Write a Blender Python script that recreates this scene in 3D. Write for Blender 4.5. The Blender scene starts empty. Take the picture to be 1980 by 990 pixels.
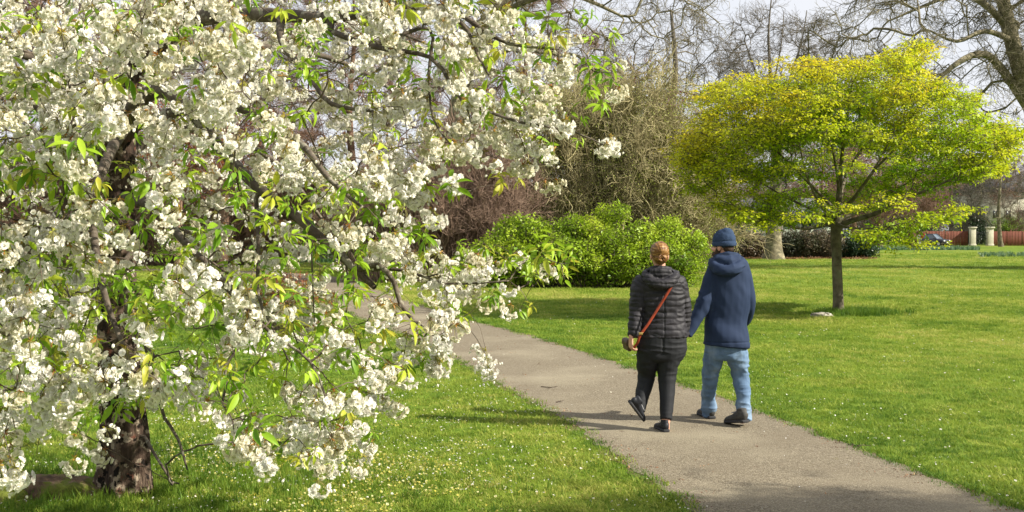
import bpy, math, random
import numpy as np
from mathutils import Vector, Matrix, Euler

random.seed(11)
RNG = np.random.default_rng(11)
SC = bpy.context.scene
COL = SC.collection

# ------------------------------------------------------------------ camera
F_PX, H_CAM, HOR = 2100.0, 1.75, 450.0        # focal length in photo pixels, eye height, horizon row
PITCH = math.atan((495 - HOR) / F_PX)
cam = bpy.data.cameras.new("camera")
cam.sensor_width = 36
cam.lens = 36 * F_PX / 1980
cam.clip_end = 6000
cam_o = bpy.data.objects.new("camera", cam)
COL.objects.link(cam_o)
cam_o.location = (0, 0, H_CAM)
cam_o.rotation_euler = (math.pi / 2 - PITCH, 0, 0)
SC.camera = cam_o

# ------------------------------------------------------------------ world, sun, exposure
SUN_EL = math.radians(36)
SUN_DIR = Vector((0.954, -0.30, 0)).normalized()
world = bpy.data.worlds.new("World")
SC.world = world
world.use_nodes = True
wn = world.node_tree
wn.nodes.clear()
w_out = wn.nodes.new('ShaderNodeOutputWorld')
w_bg = wn.nodes.new('ShaderNodeBackground')
w_sky = wn.nodes.new('ShaderNodeTexSky')
w_sky.sky_type = 'NISHITA'
w_sky.sun_disc = False
w_sky.sun_elevation = SUN_EL
w_sky.sun_rotation = math.atan2(SUN_DIR.x, SUN_DIR.y)
w_tc = wn.nodes.new('ShaderNodeTexCoord')
w_map = wn.nodes.new('ShaderNodeMapping')
w_map.inputs['Scale'].default_value = (1.0, 1.0, 2.6)
w_no = wn.nodes.new('ShaderNodeTexNoise')
w_no.inputs['Scale'].default_value = 2.4
w_no.inputs['Detail'].default_value = 7
w_rp = wn.nodes.new('ShaderNodeValToRGB')
w_rp.color_ramp.elements[0].position = 0.30
w_rp.color_ramp.elements[0].color = (0.72, 0.72, 0.72, 1)
w_rp.color_ramp.elements[1].position = 0.62
w_rp.color_ramp.elements[1].color = (0.97, 0.97, 0.97, 1)
w_mx = wn.nodes.new('ShaderNodeMixRGB')
w_mx.inputs[2].default_value = (5.3, 5.35, 5.6, 1)
wn.links.new(w_tc.outputs['Generated'], w_map.inputs[0])
wn.links.new(w_map.outputs[0], w_no.inputs['Vector'])
wn.links.new(w_no.outputs['Fac'], w_rp.inputs[0])
wn.links.new(w_rp.outputs[0], w_mx.inputs[0])
wn.links.new(w_sky.outputs[0], w_mx.inputs[1])
wn.links.new(w_mx.outputs[0], w_bg.inputs[0])
w_bg.inputs[1].default_value = 0.092
wn.links.new(w_bg.outputs[0], w_out.inputs[0])

sun = bpy.data.lights.new("sun", 'SUN')
sun.energy = 5.0
sun.angle = math.radians(0.55)
sun.color = (1.0, 0.94, 0.82)
sun_o = bpy.data.objects.new("sun", sun)
COL.objects.link(sun_o)
_L = Vector((-SUN_DIR.x * math.cos(SUN_EL), -SUN_DIR.y * math.cos(SUN_EL), -math.sin(SUN_EL)))
sun_o.rotation_euler = _L.to_track_quat('-Z', 'Y').to_euler()
sun_o.location = (20, -10, 30)

SC.view_settings.view_transform = 'Standard'
SC.view_settings.look = 'None'
SC.view_settings.gamma = 1
SC.view_settings.use_curve_mapping = False
SC.view_settings.exposure = 0.95
SC.render.engine = 'CYCLES'
SC.cycles.max_bounces = 6
SC.cycles.transparent_max_bounces = 4
SC.cycles.diffuse_bounces = 3
SC.cycles.transmission_bounces = 4


def P(px, py, D):
    """the point at depth D (metres along y) seen at photo pixel px, py"""
    a = (px - 990) / F_PX
    b = (495 - py) / F_PX
    c, s = math.cos(PITCH), math.sin(PITCH)
    dy = c + b * s
    dz = -s + b * c
    k = D / dy
    return Vector((a * k, D, H_CAM + dz * k))


def G(px, py):
    """the point of the flat ground seen at photo pixel px, py"""
    p = P(px, py, 1.0)
    k = -H_CAM / (p.z - H_CAM)
    return Vector((p.x * k, k, 0))


# ------------------------------------------------------------------ generic helpers
def tag(o, label=None, cat=None, group=None, kind=None):
    if label: o['label'] = label
    if cat: o['category'] = cat
    if group: o['group'] = group
    if kind: o['kind'] = kind
    return o


def empty(name, loc, label, cat, group=None):
    o = bpy.data.objects.new(name, None)
    COL.objects.link(o)
    o.location = loc
    o.empty_display_size = 0.2
    return tag(o, label, cat, group)


def link(name, mesh, parent=None, loc=None):
    o = bpy.data.objects.new(name, mesh)
    COL.objects.link(o)
    if parent is not None:
        o.parent = parent
    if loc is not None:
        o.location = loc
    return o


def npmesh(name, V, faces, mats, smooth=True, mat_idx=None):
    """faces: list of (n,k) int arrays"""
    me = bpy.data.meshes.new(name)
    V = np.asarray(V, dtype=np.float32)
    faces = [np.asarray(f, dtype=np.int32) for f in faces if len(f)]
    me.vertices.add(len(V))
    me.vertices.foreach_set('co', V.ravel())
    nl = sum(f.size for f in faces)
    npoly = sum(len(f) for f in faces)
    me.loops.add(nl)
    me.polygons.add(npoly)
    me.loops.foreach_set('vertex_index', np.concatenate([f.ravel() for f in faces]))
    tot = np.concatenate([np.full(len(f), f.shape[1], dtype=np.int32) for f in faces])
    st = np.concatenate([[0], np.cumsum(tot)[:-1]]).astype(np.int32)
    me.polygons.foreach_set('loop_start', st)
    me.polygons.foreach_set('loop_total', tot)
    if smooth:
        me.polygons.foreach_set('use_smooth', np.ones(npoly, dtype=bool))
    if mat_idx is not None:
        me.polygons.foreach_set('material_index', np.asarray(mat_idx, dtype=np.int32))
    for m in (mats if isinstance(mats, (list, tuple)) else [mats]):
        me.materials.append(m)
    me.update(calc_edges=True)
    me.validate()
    return me


def _h(ix, iy, iz, seed):
    n = (ix * 374761393 + iy * 668265263 + iz * 1274126177 + seed * 974711) & 0x7fffffff
    n = ((n ^ (n >> 13)) * 1274126177) & 0x7fffffff
    n = (n ^ (n >> 16)) & 0xffff
    return n / 65535.0


def vnoise(p, seed=0):
    """value noise, -1..1, for an (n,3) array"""
    p = np.asarray(p, dtype=np.float64)
    i = np.floor(p).astype(np.int64)
    f = p - i
    f = f * f * (3 - 2 * f)
    r = 0
    for dx in (0, 1):
        wx = f[:, 0] if dx else 1 - f[:, 0]
        for dy in (0, 1):
            wy = f[:, 1] if dy else 1 - f[:, 1]
            for dz in (0, 1):
                wz = f[:, 2] if dz else 1 - f[:, 2]
                r = r + wx * wy * wz * _h(i[:, 0] + dx, i[:, 1] + dy, i[:, 2] + dz, seed)
    return r * 2 - 1


def fbm(p, seed=0, oct=3):
    s = 0; a = 1.0; t = 0
    p = np.asarray(p, dtype=np.float64)
    for k in range(oct):
        s = s + a * vnoise(p * (2 ** k), seed + k * 17)
        t += a; a *= 0.5
    return s / t


# ------------------------------------------------------------------ materials
def nt(m):
    m.use_nodes = True
    t = m.node_tree
    t.nodes.clear()
    return t


def ramp(t, stops, interp='LINEAR'):
    n = t.nodes.new('ShaderNodeValToRGB')
    cr = n.color_ramp
    cr.interpolation = interp
    while len(cr.elements) < len(stops):
        cr.elements.new(0.5)
    for e, (p, c) in zip(cr.elements, stops):
        e.position = p
        e.color = (c[0], c[1], c[2], 1)
    return n


def noise_node(t, scale, detail=4, rough=0.55, stretch=None, coord='Object', rot=None):
    tc = t.nodes.new('ShaderNodeTexCoord')
    mp = t.nodes.new('ShaderNodeMapping')
    if stretch: mp.inputs['Scale'].default_value = stretch
    if rot: mp.inputs['Rotation'].default_value = rot
    n = t.nodes.new('ShaderNodeTexNoise')
    n.inputs['Scale'].default_value = scale
    n.inputs['Detail'].default_value = detail
    n.inputs['Roughness'].default_value = rough
    t.links.new(tc.outputs[coord], mp.inputs[0])
    t.links.new(mp.outputs[0], n.inputs['Vector'])
    return n


def surf_mat(name, stops, scale=8, detail=5, rough=0.85, bump=0.3, bdist=0.01, stretch=None, bscale=None,
             spec=0.3, metallic=0, second=None, interp='LINEAR'):
    """noise-coloured principled material; second = (scale, lo, hi, colour): blotches of another colour"""
    m = bpy.data.materials.new(name)
    t = nt(m)
    out = t.nodes.new('ShaderNodeOutputMaterial')
    b = t.nodes.new('ShaderNodeBsdfPrincipled')
    n = noise_node(t, scale, detail, stretch=stretch)
    r = ramp(t, stops, interp)
    t.links.new(n.outputs['Fac'], r.inputs[0])
    colout = r.outputs[0]
    if second:
        for (sc, lo, hi, c) in (second if isinstance(second, list) else [second]):
            n2 = noise_node(t, sc, 5, stretch=None)
            r2 = ramp(t, [(lo, (0, 0, 0)), (hi, (1, 1, 1))])
            mx = t.nodes.new('ShaderNodeMixRGB')
            mx.inputs[2].default_value = (*c, 1)
            t.links.new(n2.outputs['Fac'], r2.inputs[0])
            t.links.new(r2.outputs[0], mx.inputs[0])
            t.links.new(colout, mx.inputs[1])
            colout = mx.outputs[0]
    t.links.new(colout, b.inputs['Base Color'])
    b.inputs['Roughness'].default_value = rough
    b.inputs['Specular IOR Level'].default_value = spec
    b.inputs['Metallic'].default_value = metallic
    if bump:
        nb = noise_node(t, bscale or scale * 4, 6, stretch=stretch)
        bp = t.nodes.new('ShaderNodeBump')
        bp.inputs['Strength'].default_value = bump
        bp.inputs['Distance'].default_value = bdist
        t.links.new(nb.outputs['Fac'], bp.inputs['Height'])
        t.links.new(bp.outputs[0], b.inputs['Normal'])
    t.links.new(b.outputs[0], out.inputs[0])
    return m


def leaf_mat(name, stops, trans=0.35, rough=0.5, spec=0.25, tint='INSTANCER', jitter=0.25):
    """thin leaf or petal: colour from the per-instance 'tint' (or object random), light shines through"""
    m = bpy.data.materials.new(name)
    t = nt(m)
    out = t.nodes.new('ShaderNodeOutputMaterial')
    r = ramp(t, stops)
    if tint == 'INSTANCER':
        a = t.nodes.new('ShaderNodeAttribute')
        a.attribute_type = 'INSTANCER'
        a.attribute_name = 'tint'
        src = a.outputs['Fac']
    elif tint == 'RANDOM':
        a = t.nodes.new('ShaderNodeObjectInfo')
        src = a.outputs['Random']
    else:
        a = t.nodes.new('ShaderNodeAttribute')
        a.attribute_name = 'tint'
        src = a.outputs['Fac']
    n = noise_node(t, 9, 2)
    ma = t.nodes.new('ShaderNodeMath'); ma.operation = 'MULTIPLY_ADD'
    ma.inputs[1].default_value = jitter
    sb = t.nodes.new('ShaderNodeMath'); sb.operation = 'SUBTRACT'
    sb.inputs[1].default_value = jitter * 0.5
    t.links.new(src, sb.inputs[0])
    t.links.new(n.outputs['Fac'], ma.inputs[0])
    t.links.new(sb.outputs[0], ma.inputs[2])
    t.links.new(ma.outputs[0], r.inputs[0])
    b = t.nodes.new('ShaderNodeBsdfPrincipled')
    b.inputs['Roughness'].default_value = rough
    b.inputs['Specular IOR Level'].default_value = spec
    tr = t.nodes.new('ShaderNodeBsdfTranslucent')
    mx = t.nodes.new('ShaderNodeMixShader')
    mx.inputs[0].default_value = trans
    t.links.new(r.outputs[0], b.inputs['Base Color'])
    t.links.new(r.outputs[0], tr.inputs['Color'])
    t.links.new(b.outputs[0], mx.inputs[1])
    t.links.new(tr.outputs[0], mx.inputs[2])
    t.links.new(mx.outputs[0], out.inputs[0])
    return m


def plain(name, c, rough=0.6, spec=0.4, metallic=0, var=0.15, scale=20):
    c0 = tuple(v * (1 - var) for v in c); c1 = tuple(min(1, v * (1 + var)) for v in c)
    return surf_mat(name, [(0.3, c0), (0.7, c1)], scale=scale, rough=rough, spec=spec, metallic=metallic, bump=0.08, bdist=0.003)


# ------------------------------------------------------------------ instancing through geometry nodes
def source_collection(name, meshes):
    c = bpy.data.collections.new(name)
    for i, me in enumerate(meshes):
        c.objects.link(bpy.data.objects.new('%s_%02d' % (name, i), me))
    return c


_gn_cache = {}


def scatter(name, coll, loc, rot, scl, tint, parent=None, idx=None):
    """one object whose points carry instances of the meshes of coll"""
    n = len(loc)
    me = bpy.data.meshes.new(name)
    me.vertices.add(n)
    me.vertices.foreach_set('co', np.asarray(loc, dtype=np.float32).ravel())

    def at(nm, typ, arr):
        a = me.attributes.new(nm, typ, 'POINT')
        a.data.foreach_set('vector' if typ == 'FLOAT_VECTOR' else 'value', np.asarray(arr).ravel())
    at('rot', 'FLOAT_VECTOR', np.asarray(rot, dtype=np.float32))
    at('scl', 'FLOAT', np.broadcast_to(np.asarray(scl, dtype=np.float32), (n,)).copy())
    at('tint', 'FLOAT', np.broadcast_to(np.asarray(tint, dtype=np.float32), (n,)).copy())
    k = len(coll.objects)
    at('idx', 'INT', (RNG.integers(0, k, n) if idx is None else np.asarray(idx)).astype(np.int32))
    o = link(name, me, parent)
    if coll.name not in _gn_cache:
        g = bpy.data.node_groups.new('scatter_' + coll.name, 'GeometryNodeTree')
        g.interface.new_socket('Geometry', in_out='INPUT', socket_type='NodeSocketGeometry')
        g.interface.new_socket('Geometry', in_out='OUTPUT', socket_type='NodeSocketGeometry')
        gi = g.nodes.new('NodeGroupInput'); go = g.nodes.new('NodeGroupOutput')
        ci = g.nodes.new('GeometryNodeCollectionInfo')
        ci.inputs['Collection'].default_value = coll
        ci.inputs['Separate Children'].default_value = True
        ci.inputs['Reset Children'].default_value = True
        ip = g.nodes.new('GeometryNodeInstanceOnPoints')
        ip.inputs['Pick Instance'].default_value = True

        def na(nm, typ):
            x = g.nodes.new('GeometryNodeInputNamedAttribute')
            x.data_type = typ
            x.inputs['Name'].default_value = nm
            return x.outputs['Attribute']
        er = g.nodes.new('FunctionNodeEulerToRotation')
        g.links.new(na('rot', 'FLOAT_VECTOR'), er.inputs[0])
        g.links.new(gi.outputs[0], ip.inputs['Points'])
        g.links.new(ci.outputs[0], ip.inputs['Instance'])
        g.links.new(na('idx', 'INT'), ip.inputs['Instance Index'])
        g.links.new(er.outputs[0], ip.inputs['Rotation'])
        g.links.new(na('scl', 'FLOAT'), ip.inputs['Scale'])
        g.links.new(ip.outputs[0], go.inputs[0])
        _gn_cache[coll.name] = g
    md = o.modifiers.new('scatter', 'NODES')
    md.node_group = _gn_cache[coll.name]
    o['kind'] = 'stuff'
    return o


# ------------------------------------------------------------------ tubes and branching skeletons
def tubes(chains, radii, ns):
    """chains: list of (n,3) arrays; returns V, quads"""
    Pt = np.concatenate(chains)
    R = np.concatenate(radii)
    ln = np.array([len(c) for c in chains])
    st = np.concatenate([[0], np.cumsum(ln)[:-1]])
    en = st + ln - 1
    T = np.zeros_like(Pt)
    T[1:-1] = Pt[2:] - Pt[:-2]
    T[st] = Pt[np.minimum(st + 1, len(Pt) - 1)] - Pt[st]
    T[en] = Pt[en] - Pt[en - 1]
    T /= np.linalg.norm(T, axis=1)[:, None] + 1e-9
    md = Pt[en] - Pt[st]
    md /= np.linalg.norm(md, axis=1)[:, None] + 1e-9
    ref = np.zeros_like(md)
    ax = np.argmin(np.abs(md), axis=1)
    ref[np.arange(len(md)), ax] = 1
    REF = np.repeat(ref, ln, axis=0)
    U = np.cross(T, REF)
    U /= np.linalg.norm(U, axis=1)[:, None] + 1e-9
    W = np.cross(T, U)
    a = np.arange(ns) * 2 * math.pi / ns
    V = Pt[:, None, :] + R[:, None, None] * (np.cos(a)[None, :, None] * U[:, None, :] + np.sin(a)[None, :, None] * W[:, None, :])
    V = V.reshape(-1, 3)
    seg = np.ones(len(Pt), dtype=bool)
    seg[en] = False
    i = np.nonzero(seg)[0]
    j = np.arange(ns)
    A = i[:, None] * ns + j[None, :]
    B = i[:, None] * ns + (j[None, :] + 1) % ns
    Q = np.stack([A, B, B + ns, A + ns], axis=2).reshape(-1, 4)
    return V, Q


class Skel:
    def __init__(s):
        s.p = np.zeros((0, 3)); s.par = np.zeros(0, dtype=int); s.plen = np.zeros(0); s.rmin = np.zeros(0)
        s.n = 0; s.cap = 0; s.limb = np.zeros(0, dtype=int)

    def _room(s, k):
        if s.n + k > s.cap:
            add = max(k, s.cap, 2000)
            s.p = np.vstack([s.p, np.zeros((add, 3))])
            s.par = np.concatenate([s.par, np.zeros(add, dtype=int)])
            s.plen = np.concatenate([s.plen, np.zeros(add)])
            s.rmin = np.concatenate([s.rmin, np.zeros(add)])
            s.limb = np.concatenate([s.limb, np.zeros(add, dtype=int)])
            s.cap += add

    def add(s, pts, parent, r=None, limb=0):
        """append a chain after node parent (-1 = root); returns index of its last node"""
        s._room(len(pts))
        for i, q in enumerate(pts):
            k = s.n
            s.p[k] = q
            s.par[k] = parent
            s.plen[k] = 0 if parent < 0 else s.plen[parent] + np.linalg.norm(s.p[k] - s.p[parent])
            s.rmin[k] = 0 if r is None else r[i]
            s.limb[k] = limb
            parent = k
            s.n += 1
        return parent

    def nearest(s, q):
        return int(np.argmin(((s.p[:s.n] - np.asarray(q)) ** 2).sum(1)))

    def trace(s, pts, r, parent=None, limb=0, step=0.15):
        """a hand-set limb: control points smoothed by Catmull-Rom"""
        pts = np.array([tuple(q) for q in pts], dtype=float)
        r = np.interp(np.linspace(0, 1, len(pts)), np.linspace(0, 1, len(r)), r)
        Q, R = catmull(pts, r, step)
        if parent is None:
            parent = -1 if s.n == 0 else s.nearest(Q[0])
        return s.add(Q, parent, R, limb)

    def grow(s, att, step=0.18, alpha=0.25, sag=0.12, wob=0.12, seed=3):
        rg = np.random.default_rng(seed)
        att = np.asarray(att)
        base = s.p[:s.n]
        d0 = np.array([((base - a) ** 2).sum(1).min() for a in att])
        tips = []
        for a in att[np.argsort(d0)]:
            d = np.sqrt(((s.p[:s.n] - a) ** 2).sum(1))
            k = int(np.argmin(d + alpha * s.plen[:s.n]))
            L = d[k]
            if L < 0.03:
                tips.append(k); continue
            m = max(2, int(L / step) + 1)
            p0 = s.p[k]
            pr = s.par[k]
            tan = (p0 - s.p[pr]) if pr >= 0 else (a - p0)
            tn = np.linalg.norm(tan)
            tan = tan / (tn + 1e-9)
            c = p0 + tan * L * 0.35
            c[2] += sag * L
            t = np.linspace(0, 1, m + 1)[1:, None]
            pts = (1 - t) ** 2 * p0 + 2 * t * (1 - t) * c + t * t * a
            jit = rg.normal(0, wob * min(L / m, step) , pts.shape)
            jit[-1] = 0
            tips.append(s.add(pts + jit, k))
        return tips

    def radii(s, tip, expo=2.3):
        n = s.n
        acc = np.zeros(n)
        child = np.zeros(n, dtype=bool)
        R = np.zeros(n)
        par = s.par
        for k in range(n - 1, -1, -1):
            r = tip if not child[k] else acc[k] ** (1 / expo)
            r = max(r, s.rmin[k]) if s.rmin[k] == 0 else s.rmin[k]
            R[k] = r
            p = par[k]
            if p >= 0:
                acc[p] += r ** expo
                child[p] = True
        return R

    def chains(s, R):
        n = s.n
        main = np.full(n, -1)
        best = np.zeros(n)
        for k in range(n):
            p = s.par[k]
            if p >= 0:
                w = R[k] + (0.5 if s.limb[k] and s.limb[k] == s.limb[p] else 0)
                if w > best[p]:
                    best[p] = w; main[p] = k
        out = []
        for k in range(n):
            p = s.par[k]
            if p >= 0 and main[p] == k:
                continue
            idx = [] if p < 0 else [p]
            q = k
            while q >= 0:
                idx.append(q)
                q = main[q]
            if len(idx) < 2: continue
            c = s.p[idx].copy(); r = R[idx].copy()
            if p >= 0: r[0] = min(r[0], r[1] * 1.35)
            out.append((c, r, int(s.limb[k])))
        return out


def catmull(pts, r, step):
    n = len(pts)
    Q = [pts[0]]; RR = [r[0]]
    for i in range(n - 1):
        p0 = pts[max(i - 1, 0)]; p1 = pts[i]; p2 = pts[i + 1]; p3 = pts[min(i + 2, n - 1)]
        m = max(1, int(np.linalg.norm(p2 - p1) / step + 0.5))
        for k in range(1, m + 1):
            t = k / m
            Q.append(0.5 * ((2 * p1) + (-p0 + p2) * t + (2 * p0 - 5 * p1 + 4 * p2 - p3) * t * t + (-p0 + 3 * p1 - 3 * p2 + p3) * t ** 3))
            RR.append(r[i] * (1 - t) + r[i + 1] * t)
    return np.array(Q), np.array(RR)


def chains_mesh(name, chs, mat, ns=6, base=(0, 0, 0), rough=0.0):
    V, Q = tubes([c[0] for c in chs], [c[1] for c in chs], ns)
    if rough:
        V = V + rough * np.stack([vnoise(V * 9, 1), vnoise(V * 9, 2), vnoise(V * 9, 3)], 1)
    return npmesh(name, V - np.array(base), [Q], mat)


def split_tree(sk, R, root, base, bark, limb_r=0.02, max_limbs=12, ns=8, names=('trunk', 'limb', 'twigs'), trunk_fn=None, twig_mat=None):
    """a tree's skeleton as a trunk, its thickest limbs and the rest as one part"""
    ch = sk.chains(R)
    trunk = ch[0]
    rest = sorted(ch[1:], key=lambda c: -(c[1][1] + (1 if c[2] else 0)))
    if trunk_fn: trunk_fn(trunk)
    else: link(names[0], chains_mesh(names[0], [trunk], bark, max(ns, 12), base), root)
    k = 0
    while k < len(rest) and k < max_limbs and (rest[k][1][1] > limb_r or rest[k][2]):
        link(names[1], chains_mesh(names[1], [rest[k]], bark, ns, base), root)
        k += 1
    thick = [c for c in rest[k:] if c[1][1] > 0.012]
    thin = [c for c in rest[k:] if c[1][1] <= 0.012]
    Vs, Fs, off = [], [], 0
    for grp, n2 in ((thick, 5), (thin, 3)):
        if grp:
            V, Q = tubes([c[0] for c in grp], [c[1] for c in grp], n2)
            Vs.append(V); Fs.append(Q + off); off += len(V)
    if Vs:
        o = link(names[2], npmesh(names[2], np.concatenate(Vs) - np.array(base), Fs, twig_mat or bark), root)
        o['kind'] = 'stuff'


def jitter_in(n, c, r, shell=0.0, seed=0):
    """n points inside an ellipsoid, pushed to its outside by shell 0..1"""
    rg = np.random.default_rng(seed)
    v = rg.normal(size=(n, 3))
    v /= np.linalg.norm(v, axis=1)[:, None]
    u = rg.random(n) ** (1 / 3)
    u = shell + (1 - shell) * u
    return np.array(c) + v * u[:, None] * np.array(r)


# ------------------------------------------------------------------ small leaf, twig, flower meshes
def leaf_geo(L, W, fold=0.25, droop=0.3, n=4):
    """one leaf along +x, folded at the midrib; returns V, quads"""
    V = []
    for i in range(n + 1):
        t = i / n
        w = W * math.sin(math.pi * min(1, t ** 0.8)) ** 0.8 if 0 < t < 1 else 0.001
        x = L * t * (1 - 0.1 * droop * t); z = -droop * L * t * t
        V += [(x, -w / 2, z + fold * w / 2), (x, 0, z), (x, w / 2, z + fold * w / 2)]
    Q = []
    for i in range(n):
        a = i * 3
        Q += [(a, a + 3, a + 4, a + 1), (a + 1, a + 4, a + 5, a + 2)]
    return np.array(V), np.array(Q)


def simple_leaf(L, W):
    V = np.array([(0, 0, 0), (L * .45, -W / 2, L * .06), (L, 0, -L * .12), (L * .45, W / 2, L * .06)])
    return V, np.array([(0, 1, 2, 3)])


def rotm(e):
    return np.array(Euler(e).to_matrix())


def combine(parts):
    Vs, Fs, off = [], {}, 0
    mi = {}
    for V, F_, m in parts:
        Vs.append(V)
        Fs.setdefault(m, []).append(F_ + off)
        off += len(V)
    return Vs, Fs


def parts_mesh(name, parts, mats, smooth=True):
    """parts: (V, faces, material slot)"""
    Vs = []; fl = []; mi = []; off = 0
    for V, F_, m in parts:
        Vs.append(V); F_ = np.asarray(F_) + off; off += len(V)
        fl.append(F_); mi += [m] * len(F_)
    # group by polygon size keeping the material index
    order3 = [i for i, f in enumerate(fl) if f.shape[1] == 3]; order4 = [i for i, f in enumerate(fl) if f.shape[1] == 4]
    mm = []
    faces = []
    for od in (order3, order4):
        if od:
            faces.append(np.concatenate([fl[i] for i in od]))
            for i in od: mm += [parts[i][2]] * len(fl[i])
    return npmesh(name, np.concatenate(Vs), faces, mats, smooth, mm)

# ================================================================== GROUND, PATH
GR_STOPS = [(0.0, (0.05, 0.095, 0.010)), (0.35, (0.11, 0.18, 0.016)), (0.6, (0.17, 0.245, 0.022)), (0.85, (0.25, 0.30, 0.04)), (1.0, (0.33, 0.33, 0.08))]


def ground_mat():
    m = surf_mat('lawn_soil', GR_STOPS, scale=1.3, detail=9, rough=0.95, bump=0.6, bdist=0.03, bscale=30, spec=0.1,
                 second=[(45, 0.42, 0.66, (0.045, 0.08, 0.010)), (0.12, 0.50, 0.68, (0.20, 0.225, 0.035)), (0.45, 0.58, 0.75, (0.07, 0.13, 0.012)), (6, 0.60, 0.70, (0.06, 0.11, 0.012))])
    return m


M_ground = ground_mat()
gx = np.concatenate([[-1500, -400, -150, -80], np.linspace(-50, 60, 56), [90, 160, 400, 1500]])
gy = np.concatenate([[-300, -60, -10], np.linspace(0, 160, 81), [200, 320, 700, 2500]])
GX, GY = np.meshgrid(gx, gy)
GZ = np.zeros_like(GX)
nx_, ny_ = len(gx), len(gy)
ii = np.arange(ny_ - 1)[:, None] * nx_ + np.arange(nx_ - 1)[None, :]
Q = np.stack([ii, ii + 1, ii + nx_ + 1, ii + nx_], 2).reshape(-1, 4)
tag(link('ground', npmesh('ground', np.stack([GX, GY, GZ], 2).reshape(-1, 3), [Q], M_ground)), kind='structure')

CL = np.array([(3.9, 0), (3.3, 2), (2.72, 4.5), (2.12, 7), (1.53, 9.93), (1.02, 12), (0.5, 14), (-.75, 18.4), (-2.1, 22.2), (-4.3, 30), (-7.0, 40), (-10, 46), (-15, 50), (-24, 53), (-45, 56)], dtype=float)
CLs, _ = catmull(np.c_[CL, np.zeros(len(CL))], np.ones(len(CL)), 0.2)
CLs = CLs[:, :2]
HW = 1.0


def path_dist(x, y):
    """distance to the centre line"""
    q = np.stack([x, y], 1)
    out = np.full(len(q), 1e9)
    for i in range(0, len(CLs), 3):
        d = ((q - CLs[i]) ** 2).sum(1)
        out = np.minimum(out, d)
    return np.sqrt(out)


def strip(name, hw, z, amp, mat, seed):
    T = np.gradient(CLs, axis=0)
    T /= np.linalg.norm(T, axis=1)[:, None]
    N = np.stack([T[:, 1], -T[:, 0]], 1)
    d = np.concatenate([[0], np.cumsum(np.linalg.norm(np.diff(CLs, axis=0), axis=1))])
    fine = np.arange(0, d[-1], 0.07)
    C = np.stack([np.interp(fine, d, CLs[:, k]) for k in (0, 1)], 1)
    Nf = np.stack([np.interp(fine, d, N[:, k]) for k in (0, 1)], 1)
    zz = np.zeros(len(fine))
    el = amp * (fbm(np.stack([fine * 3.1, zz, zz], 1), seed) + 0.6 * fbm(np.stack([fine * 11, zz + 5, zz], 1), seed + 3))
    er = amp * (fbm(np.stack([fine * 3.1, zz + 9, zz], 1), seed) + 0.6 * fbm(np.stack([fine * 11, zz + 15, zz], 1), seed + 5))
    us = np.array([-1, -.8, -.4, 0, .4, .8, 1])
    V = []
    for u in us:
        e = np.where(u < 0, el, er) * (abs(u) > .9)
        p = C + Nf * (u * hw + np.sign(u) * e)[:, None]
        V.append(np.c_[p, np.full(len(p), z)])
    V = np.stack(V, 1).reshape(-1, 3)
    k = len(us)
    ii = np.arange(len(fine) - 1)[:, None] * k + np.arange(k - 1)[None, :]
    Q = np.stack([ii, ii + 1, ii + k + 1, ii + k], 2).reshape(-1, 4)
    return tag(link(name, npmesh(name, V, [Q], mat)), kind='structure')


M_path = surf_mat('path_gravel', [(0.32, (0.085, 0.070, 0.047)), (0.5, (0.185, 0.155, 0.108)), (0.68, (0.31, 0.268, 0.19))], scale=75, detail=10, rough=0.95,
                  bump=1.0, bdist=0.012, bscale=110, spec=0.15,
                  second=[(1.4, 0.46, 0.75, (0.175, 0.145, 0.10)), (0.6, 0.50, 0.70, (0.27, 0.235, 0.165)), (9, 0.64, 0.72, (0.15, 0.115, 0.08)), (130, 0.62, 0.66, (0.50, 0.45, 0.37)), (100, 0.64, 0.68, (0.07, 0.055, 0.04)), (4.5, 0.68, 0.76, (0.17, 0.15, 0.07))])
M_verge = surf_mat('path_edge_soil', [(0.3, (0.07, 0.05, 0.03)), (0.6, (0.16, 0.11, 0.06)), (0.8, (0.12, 0.14, 0.03))], scale=22, detail=7, rough=1, bump=0.5, bdist=0.01,
                   second=(3, 0.5, 0.6, (0.10, 0.17, 0.02)))
strip('path_verge', HW + 0.07, 0.004, 0.055, M_verge, 5)
strip('path', HW, 0.008, 0.06, M_path, 2)

# ================================================================== BUILDINGS, GATE, FENCE AT THE FAR SIDE
M_render = surf_mat('wall_render', [(0.3, (0.13, 0.16, 0.13)), (0.7, (0.21, 0.25, 0.20))], scale=0.7, rough=0.9, bump=0.2, second=(0.25, 0.5, 0.65, (0.27, 0.30, 0.24)))
M_slate = surf_mat('slate', [(0.3, (0.05, 0.055, 0.06)), (0.7, (0.10, 0.10, 0.11))], scale=3, rough=0.7, bump=0.3)
M_glass = plain('dark_glass', (0.02, 0.025, 0.03), rough=0.08, spec=0.6)
M_cream = surf_mat('cream_stone', [(0.3, (0.50, 0.47, 0.36)), (0.7, (0.62, 0.58, 0.46))], scale=3, rough=0.9, bump=0.2)
M_redfence = surf_mat('red_stained_wood', [(0.3, (0.09, 0.026, 0.017)), (0.7, (0.22, 0.075, 0.045))], scale=2.5, rough=0.85, bump=0.3, stretch=(3, 3, 0.4))
M_iron = plain('dark_iron', (0.02, 0.022, 0.022), rough=0.5)
M_render2 = surf_mat('pale_house_render', [(0.3, (0.42, 0.40, 0.30)), (0.7, (0.52, 0.49, 0.38))], scale=0.5, rough=0.9, bump=0.2)


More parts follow.
